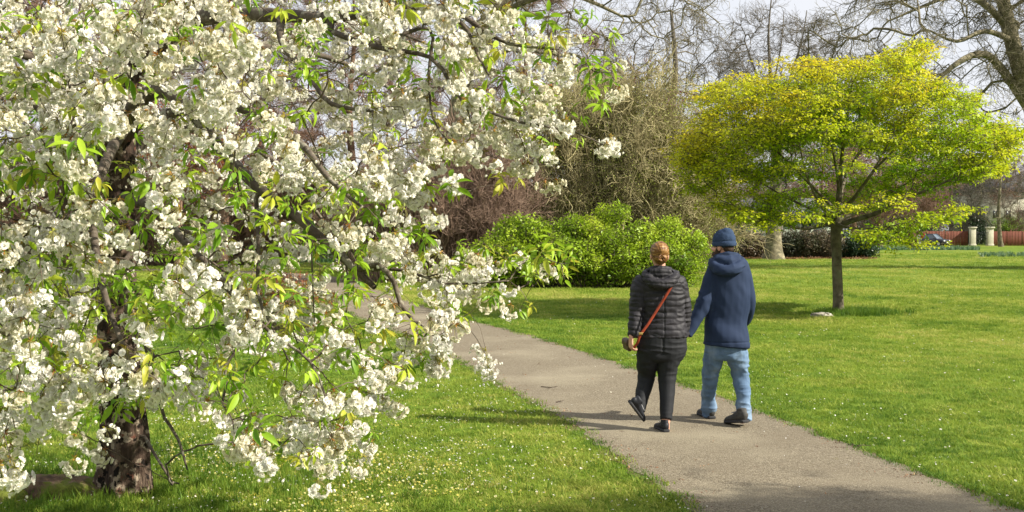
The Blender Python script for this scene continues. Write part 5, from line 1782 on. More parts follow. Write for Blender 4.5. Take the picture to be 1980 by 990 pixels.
# ================================================================== THE CHERRY IN BLOOM
M_petal = leaf_mat('white_petal', [(0.0, (0.84, 0.79, 0.62)), (0.5, (0.90, 0.87, 0.78)), (1.0, (0.90, 0.87, 0.82))], trans=.42, rough=.6, spec=.15, tint='RANDOM', jitter=.3)
M_petalin = leaf_mat('petal_centre', [(0.0, (0.72, 0.70, 0.48)), (1.0, (0.80, 0.76, 0.66))], trans=.3, rough=.7, spec=.1, tint='RANDOM', jitter=.3)
M_pedicel = plain('flower_stalk', (0.22, 0.20, 0.05), rough=.7)
CH_STOPS = [(0.0, (0.13, 0.27, 0.014)), (0.4, (0.26, 0.42, 0.022)), (0.78, (0.38, 0.52, 0.035)), (1.0, (0.46, 0.44, 0.05))]
M_cleaf = leaf_mat('cherry_leaf', CH_STOPS, trans=.42, rough=.42, spec=.35, tint='RANDOM', jitter=.35)
M_bract = leaf_mat('bronze_bract', [(0.0, (0.33, 0.13, 0.03)), (0.45, (0.38, 0.24, 0.04)), (1.0, (0.26, 0.32, 0.04))], trans=.35, tint='RANDOM', jitter=.5)


def flower_parts(c, d, r, rg):
    """double blossom of ruffled notched petals, centre c, facing d"""
    d = d / np.linalg.norm(d)
    a = np.cross(d, [0.3, .5, .81]); a /= np.linalg.norm(a); e = np.cross(d, a)
    out = []
    for ring, (n, tilt, rr, off) in enumerate(((6, .35, 1.0, 0), (5, .85, .82, .5), (4, 1.2, .55, .2))):
        for k in range(n):
            t = 2 * math.pi * (k + off + rg.uniform(-.18, .18)) / n
            u = a * math.cos(t) + e * math.sin(t); v = np.cross(d, u)
            tl = tilt + rg.normal(0, .16)
            o = u * math.cos(tl) + d * math.sin(tl)
            L = r * rr * rg.uniform(.85, 1.12); w = L * rg.uniform(.42, .55)
            nn = np.cross(o, v)
            cu = rg.uniform(-.12, .28) * L
            P_ = [c, c + o * L * .5 - v * w + nn * cu * .3, c + o * L * .55 + nn * cu * -.15, c + o * L * .5 + v * w + nn * cu * .3,
                  c + o * L * .97 - v * w * .62 + nn * cu, c + o * L * .90 + nn * cu * .8, c + o * L * .97 + v * w * .62 + nn * cu]
            out.append((np.array(P_), np.array([(0, 1, 2), (0, 2, 3)]), 1 if ring == 2 else 0))
            out.append((np.array(P_), np.array([(1, 4, 5, 2), (2, 5, 6, 3)]), 0))
    return out


def blossom_mesh(seed, nf=11):
    rg = np.random.default_rng(seed)
    parts = []
    ch, rr = [], []
    for k in range(nf):
        t = rg.uniform(0, 6.283); z = rg.uniform(-1, .55)
        v = np.array([math.sqrt(max(0, 1 - z * z)) * math.cos(t), math.sqrt(max(0, 1 - z * z)) * math.sin(t), z])
        c = v * np.array([.049, .049, .042]) * rg.uniform(.8, 1.2) + np.array([0, 0, -.038])
        dd = v + rg.normal(0, .22, 3) + np.array([0, 0, -.15])
        parts += flower_parts(c, dd, rg.uniform(.018, .0235), rg)
        m = c * .5 + np.array([0, 0, .006])
        ch.append(np.array([(0, 0, 0), m, c])); rr.append(np.full(3, .0009))
    for k in range(3):                       # closed buds on their stalks
        c = np.array([rg.normal(0, .045), rg.normal(0, .045), -rg.uniform(.05, .095)])
        V, a, b = ball(c, (.006, .006, .009)); parts.append((V, a, 1)); parts.append((V, b, 0))
        ch.append(np.array([(0, 0, 0), c * .5, c])); rr.append(np.full(3, .0009))
    V, Q = tubes(ch, rr, 3)
    parts.append((V, Q, 2))
    for k in range(6):                       # bronze bracts where the stalks meet
        V, Q = simple_leaf(rg.uniform(.018, .036), .010)
        parts.append((V @ rotm((rg.normal(0, .6), rg.uniform(-1.2, .8), rg.uniform(0, 6.28))).T, Q, 3))
    return parts_mesh('blossom_cluster', parts, [M_petal, M_petalin, M_pedicel, M_bract], smooth=False)


def cherry_leaf_mesh(seed):
    rg = np.random.default_rng(seed)
    V, Q = leaf_geo(.100 * rg.uniform(.85, 1.15), .030, fold=rg.uniform(.25, .5), droop=rg.uniform(.2, .5), n=5)
    V[:, 2] += .002 * np.sin(V[:, 0] * 260) * (np.abs(V[:, 1]) > .004)
    V[:, 1] += .35 * V[:, 0] ** 2 * rg.normal(0, 1)
    V2, Q2 = tubes([np.array([(-.018, 0, .002), (0, 0, 0)])], [np.full(2, .0012)], 3)
    V, V2 = V + np.array([.018, 0, 0]), V2 + np.array([.018, 0, 0])
    return parts_mesh('leaf', [(V, Q, 0), (V2, Q2, 1)], [M_cleaf, M_pedicel])


LEAVES = [cherry_leaf_mesh(400 + i) for i in range(5)]
BLOSSOMS = [blossom_mesh(300 + i, 15 + i % 5) for i in range(9)]


def leaf_whorl(seed):
    """transforms of the leaves round one shoot tip"""
    rg = np.random.default_rng(seed)
    out = []
    n = rg.integers(5, 9)
    for k in range(n):
        yaw = 2 * math.pi * (k + rg.uniform(-.25, .25)) / n
        out.append((Euler((rg.normal(0, .35), rg.uniform(-.3, 1.15), yaw)), Vector((0, 0, .010 * k * rg.uniform(.3, 1))), rg.uniform(.6, 1.15), int(rg.integers(0, 5))))
    return out


WHORLS = [leaf_whorl(500 + i) for i in range(7)]


def whorl_mesh(i):
    parts = []
    for e, o, s_, k in WHORLS[i]:
        me = LEAVES[k]
        V = np.zeros(len(me.vertices) * 3); me.vertices.foreach_get('co', V)
        V = V.reshape(-1, 3) * s_ @ rotm(e).T + np.array(o)
        Q = np.array([tuple(p.vertices) for p in me.polygons])
        mi = np.array([p.material_index for p in me.polygons])
        for m in (0, 1): parts.append((V, Q[mi == m], m))
    return parts_mesh('leaf_whorl', parts, [M_cleaf, M_pedicel])


SRC_BLOSSOM = source_collection('blossom', BLOSSOMS)
SRC_WHORL = source_collection('whorl', [whorl_mesh(i) for i in range(7)])

GRID = ["99989899989997776100", "88778788889888887752", "98888878888888888763", "89888888887899888620", "76753876778889988700", "66644754477697442100",
        "77773786664315100000", "88763688765431000000", "88753378765464651000", "88873378874232441000", "88866788876434510000", "98888888887433420000",
        "99999985537740000000", "53121004556500000000", "30220000265200000000", "20000000002000000000"]
LEAFG = ["23322223222122222210", "22223222222222222211", "43233333222233222221", "54324233222222223221", "23233232322222222220", "43443233332112111000",
         "54443322344444310000", "33433243445543100000", "33323333334543454431", "55345433332311331100", "43345544443333100000", "33333343333322000000",
         "22333322211210000000", "21110000112200000000", "10010000111100000000", "00000000000000000000"]


def cherry():
    D0 = 7.35
    base = G(236, 950); base.z = 0
    D0 = base.y
    b = np.array(base)
    root = empty('cherry_tree', base, 'big cherry tree covered in white double blossom, filling the left of the view', 'tree')
    sk = Skel()
    sk.trace([W(236, 975, D0), W(238, 950, D0), W(240, 905, D0), W(240, 850, D0), W(236, 790, D0), W(231, 710, D0), W(227, 640, D0), W(226, 560, D0), W(228, 480, D0), W(226, 400, D0), W(222, 330, D0), W(226, 260, D0), W(250, 180, D0 - .05), W(300, 90, D0 - .1), W(360, 20, D0 - .2), W(430, -60, D0 - .3), W(470, -160, D0 - .3)],
             [.16, .150, .148, .142, .135, .132, .13, .125, .12, .118, .13, .125, .10, .085, .075, .06, .035], step=.06)
    L = [
        # the long bare limb sweeping down to the right
        [(240, 232, -.1, .06), (300, 175, -.5, .050), (360, 205, -.85, .038), (415, 275, -1.1, .034), (470, 335, -1.3, .032), (520, 380, -1.45, .030), (580, 425, -1.6, .026), (640, 478, -1.7, .024), (690, 524, -1.75, .020), (725, 556, -1.8, .014)],
        [(690, 524, -1.75, .015), (730, 512, -1.85, .014), (762, 545, -1.95, .013), (775, 590, -2.0, .012), (800, 620, -2.05, .010), (832, 645, -2.1, .006)],
        [(700, 526, -1.76, .012), (730, 520, -1.8, .010), (790, 524, -1.85, .008), (860, 548, -1.9, .006), (960, 545, -1.95, .004)],
        # upper limbs
        [(330, 50, -.15, .06), (420, 30, -.5, .052), (545, 30, -.9, .042), (640, 35, -1.2, .030), (740, 20, -1.4, .022), (860, 15, -1.6, .016), (930, 55, -1.7, .013), (985, 85, -1.75, .009), (1080, 95, -1.8, .005)],
        [(860, 15, -1.6, .012), (905, 60, -1.8, .010), (925, 110, -1.9, .008), (945, 145, -1.95, .005)],
        [(545, 30, -.9, .028), (545, 80, -1.1, .022), (600, 150, -1.4, .016), (640, 200, -1.6, .012), (720, 215, -1.8, .008)],
        [(640, 60, -1.25, .018), (720, 90, -1.5, .014), (830, 110, -1.7, .011), (870, 160, -1.8, .009), (905, 215, -1.9, .005)],
        [(720, 90, -1.5, .011), (830, 55, -1.4, .010), (829, 140, -1.5, .008), (838, 230, -1.6, .006), (880, 290, -1.7, .004)],
        [(905, 200, -1.9, .008), (1000, 235, -1.95, .007), (1110, 255, -1.8, .005), (1175, 285, -1.75, .003)],
        [(230, 300, 0, .05), (190, 210, -.4, .042), (130, 150, -.8, .035), (60, 110, -1.3, .028), (-40, 80, -1.7, .02)],
        [(226, 330, 0, .05), (160, 270, .5, .042), (60, 200, 1.0, .034), (-60, 150, 1.4, .026), (-180, 120, 1.6, .015)],
        [(228, 420, 0, .035), (180, 400, -.6, .028), (110, 430, -1.4, .02), (40, 500, -2.0, .013), (-20, 560, -2.3, .008)],
        [(230, 380, 0, .04), (300, 400, -.7, .03), (350, 460, -1.4, .022), (420, 530, -2.0, .015), (500, 610, -2.4, .009)],
        [(228, 470, 0, .03), (260, 480, -.4, .02), (245, 500, -.6, .016), (242, 560, -.75, .013), (250, 620, -.8, .010), (300, 690, -1.3, .007)],
        [(-80, 600, -1.9, .014), (0, 640, -2.0, .011), (90, 685, -2.2, .008), (190, 740, -2.4, .005)],
        [(240, 300, 0, .05), (330, 250, .6, .04), (430, 260, 1.2, .03), (540, 320, 1.6, .02), (620, 420, 1.8, .012)],
        [(250, 200, 0, .05), (360, 120, .6, .04), (500, 90, 1.2, .03), (660, 120, 1.6, .02), (800, 200, 1.6, .012)],
        [(500, 90, 1.2, .02), (620, 40, 1.5, .018), (760, 60, 1.6, .012), (900, 120, 1.5, .007)],
        [(240, 250, 0, .04), (210, 300, -1.0, .032), (180, 400, -1.9, .022), (200, 560, -2.6, .014), (260, 720, -2.9, .008)],
        [(270, 240, 0, .04), (420, 200, -1.2, .03), (560, 260, -2.0, .020), (640, 350, -2.4, .012), (700, 400, -2.5, .007)],
        [(495, 385, -1.4, .012), (500, 480, -1.6, .011), (499, 570, -1.7, .009), (522, 625, -1.8, .006), (560, 700, -2.0, .004)],
        [(420, 540, -2.0, .010), (520, 640, -2.3, .008), (600, 700, -2.45, .006), (640, 800, -2.5, .004)],
        [(280, 845, -.1, .012), (300, 880, -.3, .010), (333, 932, -.5, .006)],
        [(318, 808, -.9, .010), (345, 850, -1.0, .009), (362, 908, -1.1, .005)],
        [(436, 705, -2.3, .007), (437, 745, -2.3, .0065), (430, 780, -2.35, .006), (470, 840, -2.4, .004)],
        [(600, 445, -1.6, .006), (603, 500, -1.6, .005), (605, 560, -1.6, .004), (608, 620, -1.6, .003)],
        [(668, 505, -1.7, .007), (675, 560, -1.7, .006), (668, 610, -1.7, .004)],
    ]
    for i, lb in enumerate(L):
        sk.trace([W(x, y, D0 + dz) for x, y, dz, _ in lb], [r for *_, r in lb], limb=i + 1, step=.09)
    rg = np.random.default_rng(9)

    def cells(grid, k, ext):
        X, Y, S = [], [], []
        for r in range(-4, 16):
            for c in range(-6, 20):
                row = grid[min(max(r, 0), 15)]
                v = int(row[min(max(c, 0), 19)])
                if c < 0 or r < 0: v = min(v, ext) * (1 - .12 * max(0, -r)) * (1 - .1 * max(0, -c))
                m = rg.poisson(v * k)
                X.append(rg.uniform(c * 60, c * 60 + 60, m)); Y.append(rg.uniform(r * 60, r * 60 + 60, m))
        x = np.concatenate(X); y = np.concatenate(Y)
        # depth: crown a dome round the trunk; the thin right side hangs at one distance
        u = rg.random(len(x))
        edge = np.clip((x - 560) / 350, 0, 1)
        near = 4.35 + 1.0 * edge; far = 8.9 - 2.5 * edge
        far = np.where(y > 700, 6.6 - .6 * edge, far)
        d = near + (far - near) * u ** 1.25
        return unproj(x, y, d), x, y, d
    p, x, y, d = cells(GRID, 1.50, 5)
    # extra clusters that stand out by themselves
    ex = [(1180, 278, 5.6), (1172, 290, 5.55), (1188, 288, 5.6), (785, 352, 5.3), (795, 358, 5.35), (770, 350, 5.3), (955, 322, 5.4), (840, 330, 5.35), (1010, 290, 5.5), (985, 560, 5.4), (960, 520, 5.45), (930, 545, 5.4), (905, 530, 5.4), (1068, 525, 5.5),
          (850, 500, 5.4), (800, 515, 5.4), (860, 570, 5.3), (855, 610, 5.25), (880, 640, 5.2), (850, 665, 5.2), (810, 668, 5.25), (785, 655, 5.3), (830, 630, 5.2), (760, 600, 5.3), (735, 600, 5.35), (750, 420, 5.3),
          (400, 790, 4.7), (440, 800, 4.7), (430, 850, 4.6), (480, 845, 4.55), (495, 870, 4.5), (480, 880, 4.5), (515, 905, 4.5), (530, 890, 4.5), (455, 870, 4.6), (20, 900, 4.4), (0, 910, 4.4), (30, 915, 4.4), (175, 868, 4.9), (205, 840, 4.9), (148, 852, 4.9), (10, 850, 4.5),
          (580, 780, 4.9), (610, 760, 4.9), (640, 860, 4.9), (660, 840, 4.95), (690, 820, 5.0), (620, 840, 4.9), (590, 830, 4.8), (650, 880, 4.9), (720, 705, 5.0), (745, 720, 5.0), (765, 728, 5.0), (690, 690, 5.0), (665, 655, 5.0), (60, 740, 4.5), (120, 760, 4.5), (300, 770, 4.6), (250, 760, 4.6), (350, 720, 4.6), (180, 740, 4.6), (90, 720, 4.6)]
    ex = np.array(ex, dtype=float)
    p = np.concatenate([p, unproj(ex[:, 0], ex[:, 1] - 12, ex[:, 2])])
    pl, xl, yl, dl = cells(LEAFG, 1.35, 3)
    el = np.array([(740, 455, 5.3), (765, 470, 5.3), (790, 460, 5.3), (1040, 480, 5.45), (1065, 470, 5.45), (1080, 480, 5.5), (1020, 505, 5.45), (1055, 500, 5.45), (985, 510, 5.4), (700, 375, 5.2), (730, 370, 5.2), (760, 385, 5.25), (680, 400, 5.3), (655, 350, 5.3), (625, 390, 5.4), (640, 375, 5.2),
                   (90, 160, 4.5), (60, 170, 4.5), (30, 150, 4.5), (100, 350, 4.5), (150, 350, 4.5), (60, 340, 4.5), (190, 360, 4.6), (300, 620, 4.4), (330, 610, 4.4), (270, 590, 4.4), (310, 700, 4.3), (280, 700, 4.3), (320, 720, 4.3), (450, 735, 4.5), (350, 75, 4.8), (250, 150, 4.8), (780, 720, 5.0), (690, 640, 5.1), (660, 630, 5.1), (630, 620, 5.0), (1050, 115, 5.5), (1140, 135, 5.5), (1160, 140, 5.5), (1105, 220, 5.5), (920, 200, 5.4)])
    pl = np.concatenate([pl, unproj(el[:, 0], el[:, 1], el[:, 2])])
    # blossom gathers in drifts along the boughs and leaves gaps; the long limb and the trunk stand clear
    nex = len(ex)
    cl = fbm(p * np.array([1.9, 1.9, 2.6]), 77, 2)
    gx_, gz_ = p[:, 0] / p[:, 1] * F_PX + 990, HOR - (p[:, 2] - H_CAM) / p[:, 1] * F_PX
    thr = -.10 + .14 * np.clip((gz_ - 420) / 300, 0, 1)
    ok = cl > thr
    limb = np.array([(330, 190), (355, 205), (415, 275), (470, 335), (520, 380), (580, 425), (640, 478), (700, 526), (762, 545), (775, 590), (832, 645)], dtype=float)
    dl_, _ = seg_param(np.c_[gx_, gz_, 0 * gx_], np.c_[limb, 0 * limb[:, 0]])
    ok &= ~((dl_ < 30) & (p[:, 1] < 5.9) & (rg.random(len(p)) > .10))
    tr_ = (np.abs(gx_ - 232) < 48) & (p[:, 1] < D0) & (((gz_ > 540) & (gz_ < 680)) | (gz_ > 800) | ((gz_ > 240) & (gz_ < 330)))
    ok &= ~(tr_ & (rg.random(len(p)) > .22))
    ok[-nex:] = True
    p = p[ok & (p[:, 2] > .35)]
    ok = (pl[:, 2] > .4); pl = pl[ok]
    # leave the trunk's foot in view
    att = np.concatenate([p + np.array([0, 0, .012]), pl])
    sk.grow(att, step=.07, alpha=.16, sag=.16, wob=.17, seed=6)
    R = sk.radii(.0016, 2.25)

    def trunk_fn(tr):
        ns = 72
        V, Q = tubes([tr[0]], [tr[1]], ns)
        C = np.repeat(tr[0], ns, 0)
        dd = V - C
        ang = np.arctan2(dd[:, 1], dd[:, 0])
        z = V[:, 2]
        flute = .5 + .5 * np.cos(ang * 5 + 1.2 + .6 * np.sin(z * 3))
        flare = np.exp(-np.clip(z, 0, 9) / .16)
        k = .14 * fbm(np.stack([np.cos(ang) * 2.4, np.sin(ang) * 2.4, z * 1.6], 1), 3, 4) + .10 * (1 - 2 * np.abs(vnoise(np.stack([np.cos(ang) * 4.5, np.sin(ang) * 4.5, z * 2.2], 1), 8))) * np.clip(1.1 - z, 0, 1) + flare * (.05 + .42 * flute)
        k = k + .26 * (np.abs(vnoise(np.stack([np.cos(ang) * 7, np.sin(ang) * 7, z * 3.5], 1), 28)) - .45) * np.clip(1.3 - z, .2, 1)
        V = V + dd * k[:, None]
        o = link('trunk', npmesh('trunk', V - b, [Q], M_cherrybark), root)
    split_tree(sk, R, root, base, M_cherrylimb, limb_r=.011, max_limbs=40, ns=9, names=('trunk', 'limb', 'twigs'), trunk_fn=trunk_fn, twig_mat=M_twigbark)
    # blossom: the 300 nearest as parts, the rest as one
    n = len(p)
    rot = np.stack([rg.normal(0, .35, n), rg.normal(0, .35, n), rg.uniform(0, 6.28, n)], 1)
    sc = rg.uniform(.68, 1.06, n)
    vi = rg.integers(0, len(BLOSSOMS), n)
    pxx = p[:, 0] / p[:, 1] * F_PX + 990; pyy = HOR - (p[:, 2] - H_CAM) / p[:, 1] * F_PX
    vis = (pxx > -20) & (pxx < 2000) & (pyy > -20) & (pyy < 1010)
    order = np.argsort(np.where(vis, p[:, 1] / sc, 99))
    for i in order[:300]:
        o = link('blossom_cluster', BLOSSOMS[vi[i]], root, Vector(p[i] - b))
        o.rotation_euler = rot[i]; o.scale = (sc[i],) * 3
    rest = order[300:]
    scatter('blossom', SRC_BLOSSOM, p[rest] - b, rot[rest], sc[rest], rg.random(len(rest)), root, idx=vi[rest])
    # leaves
    n = len(pl)
    pr = np.sqrt(((pl - b - np.array([0, 0, 2])) ** 2).sum(1))
    yaw = rg.uniform(0, 6.28, n)
    rot = np.stack([rg.normal(0, .4, n), rg.normal(.1, .4, n), yaw], 1)
    sc = rg.uniform(.5, .98, n)
    vi = rg.integers(0, len(WHORLS), n)
    pxx = pl[:, 0] / pl[:, 1] * F_PX + 990; pyy = HOR - (pl[:, 2] - H_CAM) / pl[:, 1] * F_PX
    vis = (pxx > -20) & (pxx < 2000) & (pyy > -20) & (pyy < 1010)
    order = np.argsort(np.where(vis, pl[:, 1] / sc, 99))
    cnt = 0; used = 0
    for i in order:
        if cnt + len(WHORLS[vi[i]]) > 300: break
        M0 = Matrix.Translation(Vector(pl[i] - b)) @ Euler(rot[i]).to_matrix().to_4x4() @ Matrix.Scale(sc[i], 4)
        for e, of, s_, k in WHORLS[vi[i]]:
            o = link('leaf', LEAVES[k], root)
            o.matrix_local = M0 @ Matrix.Translation(of) @ e.to_matrix().to_4x4() @ Matrix.Scale(s_, 4)
            cnt += 1
        used += 1
    rest = order[used:]
    scatter('leaves', SRC_WHORL, pl[rest] - b, rot[rest], sc[rest], rg.random(len(rest)), root, idx=vi[rest])
    print('cherry', len(p), 'clusters', len(pl), 'whorls')
    return base


CB = cherry()

# ================================================================== GRASS AND WHAT LIES IN IT
G_STOPS = [(0.0, (0.05, 0.12, 0.012)), (0.30, (0.13, 0.225, 0.022)), (0.6, (0.26, 0.335, 0.040)), (0.82, (0.40, 0.42, 0.085)), (1.0, (0.50, 0.46, 0.14))]
M_blade = leaf_mat('grass_blade', G_STOPS, trans=.42, rough=.55, spec=.2, jitter=.25)


def tuft(seed, nb, R, h0, h1, w, lean=.5):
    rg = np.random.default_rng(seed)
    V, F3, F4 = [], [], []
    for i in range(nb):
        a = rg.uniform(0, 6.283); r = R * math.sqrt(rg.random())
        o = np.array([r * math.cos(a), r * math.sin(a), -.004])
        h = rg.uniform(h0, h1); la = rg.uniform(0, 6.283); ln = abs(rg.normal(0, lean)) * h
        d = np.array([math.cos(la), math.sin(la), 0]); s = np.array([-d[1], d[0], 0]) * w * rg.uniform(.7, 1.3) / 2
        k = len(V)
        m = o + d * ln * .35 + np.array([0, 0, h * .55]); t = o + d * ln + np.array([0, 0, h])
        V += [o - s, o + s, m - s * .8, m + s * .8, t]
        F4.append((k, k + 1, k + 3, k + 2)); F3.append((k + 2, k + 3, k + 4))
    return np.array(V), np.array(F3), np.array(F4)


def tuft_sources(name, mat, n=6, **kw):
    ms = []
    for i in range(n):
        V, a, b = tuft(700 + i, **kw)
        ms.append(npmesh(name, V, [a, b], mat, smooth=False))
    return source_collection(name, ms)


GR_SHORT = tuft_sources('lawn_tuft', M_blade, nb=26, R=.075, h0=.010, h1=.032, w=.0048, lean=1.5)
GR_LONG = tuft_sources('long_tuft', M_blade, nb=18, R=.05, h0=.05, h1=.125, w=.005, lean=.6)
cb = np.array(CB)


def ground_points(n, y0, y1, power, seed, margin=1.6):
    """points on the ground, density falling with distance"""
    rg = np.random.default_rng(seed)
    u = rg.random(n)
    e = 2 - power
    y = (y0 ** e + u * (y1 ** e - y0 ** e)) ** (1 / e) if abs(e) > 1e-6 else y0 * (y1 / y0) ** u
    x = rg.uniform(-1, 1, n) * (.478 * y + margin)
    return x, y, rg


def tint_at(x, y):
    """slow colour drift of the turf: mown, mossy, rank"""
    q = np.stack([x, y, 0 * x], 1)
    t = .50 + .28 * fbm(q * .12, 31, 3) + .20 * fbm(q * .55, 33, 3) + .18 * fbm(q * 2.6, 35, 2)
    t = t + .10 * np.clip(fbm(q * np.array([.25, .5, 1]), 47, 3) * 2.2, 0, 1) + .16 * np.exp(-((y - 30) / 3.2) ** 2) * (x < 9)
    t = t + .09 * np.sin((x * .9 + y * .42) * 1.45 + .6 * fbm(q * .3, 39, 2)) * np.clip((y - 8) / 6, 0, 1)
    return t


x, y, rg = ground_points(62000, 6.0, 34, 1.75, 61)
pd = path_dist(x, y)
keep = pd > HW - .01 + .05 * fbm(np.stack([x * 4, y * 4, x * 0], 1), 3, 2)
keep &= ((x - cb[0]) ** 2 + (y - cb[1]) ** 2) > .17 ** 2
x, y, pd = x[keep], y[keep], pd[keep]
pos = np.stack([x, y, np.zeros(len(x))], 1)
rot = np.stack([rg.normal(0, .08, len(x)), rg.normal(0, .08, len(x)), rg.uniform(0, 6.28, len(x))], 1)
edge = np.exp(-((pd - HW) / .10) ** 2)
clump = fbm(pos * 1.7, 41, 2)
sc = (.75 + .5 * rg.random(len(x))) * (1 + np.clip((y - 9) / 24, 0, 1.0)) * (1 + .15 * edge) * (1 + .45 * np.clip(clump, 0, 1))
tn = np.clip(tint_at(x, y) + rg.normal(0, .16, len(x)) - .22 * edge, .02, 1)
tag(scatter('grass', GR_SHORT, pos, rot, sc, tn), 'short mown spring grass of the park lawn either side of the path', 'grass')

x, y, rg = ground_points(17000, 32, 95, 1.3, 62)
keep = path_dist(x, y) > HW + .1
x, y = x[keep], y[keep]
pos = np.stack([x, y, np.zeros(len(x))], 1)
rot = np.stack([rg.normal(0, .05, len(x)), rg.normal(0, .05, len(x)), rg.uniform(0, 6.28, len(x))], 1)
tag(scatter('far_grass', GR_SHORT, pos, rot, rg.uniform(1.5, 2.6, len(x)) * (1 + y / 90), np.clip(tint_at(x, y) + .05 + rg.normal(0, .1, len(x)), .02, 1)), 'farther lawn grass towards the hedge and gate', 'grass')

# longer, lusher grass round the cherry and in the left foreground
n = 9000
rg = np.random.default_rng(63)
x = rg.uniform(-6.5, 1.6, n); y = rg.uniform(6.1, 13, n)
q = np.stack([x, y, 0 * x], 1)
near = np.exp(-(((x - cb[0]) / 2.1) ** 2 + ((y - cb[1]) / 1.8) ** 2))
keep = (rg.random(n) < .04 + .9 * near) & (fbm(q * 1.3, 51, 2) > -.25 - .5 * near) & (path_dist(x, y) > HW + .12) & (((x - cb[0]) ** 2 + (y - cb[1]) ** 2) > .20 ** 2)
keep &= ~((x < cb[0] - .12) & (x > cb[0] - 1.15) & (np.abs(y - cb[1]) < .24))
x, y, near = x[keep], y[keep], near[keep]
pos = np.stack([x, y, np.zeros(len(x))], 1)
rot = np.stack([rg.normal(0, .15, len(x)), rg.normal(0, .15, len(x)), rg.uniform(0, 6.28, len(x))], 1)
tag(scatter('long_grass', GR_LONG, pos, rot, rg.uniform(.55, 1.05, len(x)) * (.7 + .4 * near), np.clip(.22 + .2 * fbm(pos * 1.2, 55, 2) + rg.normal(0, .12, len(x)), 0, .8)), 'longer lush grass tufts round the foot of the cherry', 'grass')
# ring of rank grass at the foot of the yellow-green tree
n = 620
rg = np.random.default_rng(64)
x = YB.x + .35 + rg.normal(0, .42, n); y = YB.y - .05 + rg.normal(0, .30, n)
tag(scatter('tree_foot_grass', GR_LONG, np.stack([x, y, 0 * x], 1), rand_rot(n, rg, .12), rg.uniform(.9, 1.7, n), rg.uniform(0, .4, n)), 'unmown grass tufts round the foot of the yellow-green tree', 'grass')

# daffodil leaves in drifts
M_daff = leaf_mat('daffodil_leaf', [(0.0, (0.03, 0.085, 0.03)), (.6, (0.09, 0.18, 0.07)), (1.0, (0.26, 0.34, 0.20))], trans=.25, rough=.4, spec=.5)
GR_DAFF = tuft_sources('daffodil_tuft', M_daff, nb=14, R=.11, h0=.22, h1=.42, w=.022, lean=.35)
rg = np.random.default_rng(65)
for px0, px1, D0_, D1_, n, sc_, lab in [(1690, 1893, 108, 122, 900, .95, 'drift of grey-green daffodil leaves below the dark parked car'), (1890, 2010, 78, 88, 260, .8, 'straggling daffodil leaf clumps on the lawn at the right edge'),
                                    (560, 700, 62, 74, 420, 1.3, 'daffodil leaves on the grass beyond the far bend of the path')]:
    y = rg.uniform(D0_, D1_, n); px = rg.uniform(px0, px1, n)
    x = (px - 990) / F_PX * y
    k = fbm(np.stack([x * .5, y * .3, 0 * x], 1), 4, 2) > -.25
    x, y = x[k], y[k]
    tag(scatter('daffodil_leaves', GR_DAFF, np.stack([x, y, 0 * x], 1), rand_rot(len(x), rg, .1), rg.uniform(.7, 1.3, len(x)) * sc_, rg.random(len(x))), lab, 'daffodils')

# fallen petals, daisies, celandines
M_fpetal = leaf_mat('fallen_petal', [(0.0, (0.62, 0.58, 0.46)), (1.0, (0.80, 0.78, 0.74))], trans=.2)
M_daisy = leaf_mat('daisy_petal', [(0.0, (0.75, 0.75, 0.72)), (1.0, (0.82, 0.8, 0.8))], trans=.2)
M_yflower = leaf_mat('yellow_petal', [(0.0, (0.42, 0.42, 0.06)), (0.45, (0.60, 0.56, 0.16)), (1.0, (0.72, 0.70, 0.46))], trans=.25)
M_ycore = plain('flower_centre', (0.5, 0.36, 0.02), rough=.8)


def petal_mesh(seed):
    rg = np.random.default_rng(seed)
    V = np.array([(-.008, 0, 0), (0, -.006, .002), (.008, 0, .001), (0, .006, .003)]) * rg.uniform(.8, 1.3)
    return npmesh('petal', V, [np.array([(0, 1, 2, 3)])], M_fpetal, smooth=False)


def small_flower(seed, n, r, mat, w):
    rg = np.random.default_rng(seed)
    parts = []
    for k in range(n):
        V, Q = simple_leaf(r, w)
        V = V @ rotm((0, rg.uniform(-.5, -.1), 2 * math.pi * k / n)).T + np.array([0, 0, .022])
        parts.append((V, Q, 0))
    V, a, b = ball((0, 0, .023), (r * .28, r * .28, r * .18))
    parts += [(V, a, 1), (V, b, 1)]
    return parts_mesh('flower', parts, [mat, M_ycore], smooth=False)


SRC_PETAL = source_collection('petal', [petal_mesh(i) for i in range(4)])
SRC_DAISY = source_collection('daisy', [small_flower(i, 9, .011, M_daisy, .005) for i in range(3)])
SRC_YFLOWER = source_collection('yellow_flower', [small_flower(10 + i, 6, .013, M_yflower, .009) for i in range(3)])
rg = np.random.default_rng(66)
n = 9500
x = np.concatenate([rg.normal(cb[0] + .3, 1.9, n - 3000), rg.uniform(-6, 3.6, 3000)]); y = np.concatenate([cb[1] + .8 + rg.normal(0, 2.2, n - 3000), rg.uniform(6.2, 18, 3000)])
k = (y > 6.1) & (fbm(np.stack([x * 1.6, y * 1.6, 0 * x], 1), 71, 3) > -.12 + .25 * rg.random(n)) & ((path_dist(x, y) > HW - .05) | (rg.random(n) < .05))
x, y = x[k], y[k]
onp = path_dist(x, y) < HW
z = np.where(onp, .012, rg.uniform(.018, .048, len(x)))
tag(scatter('fallen_petals', SRC_PETAL, np.stack([x, y, z], 1), rand_rot(len(x), rg, .4), rg.uniform(.6, 1.2, len(x)), rg.random(len(x))), 'white petals shed on the grass below the cherry', 'petals')
n = 2900
x, y, rg = ground_points(n, 6.5, 30, 1.5, 67)
k = (path_dist(x, y) > HW + .05) & (fbm(np.stack([x * .5, y * .5, 0 * x], 1), 73, 3) > -.05)
x, y = x[k], y[k]
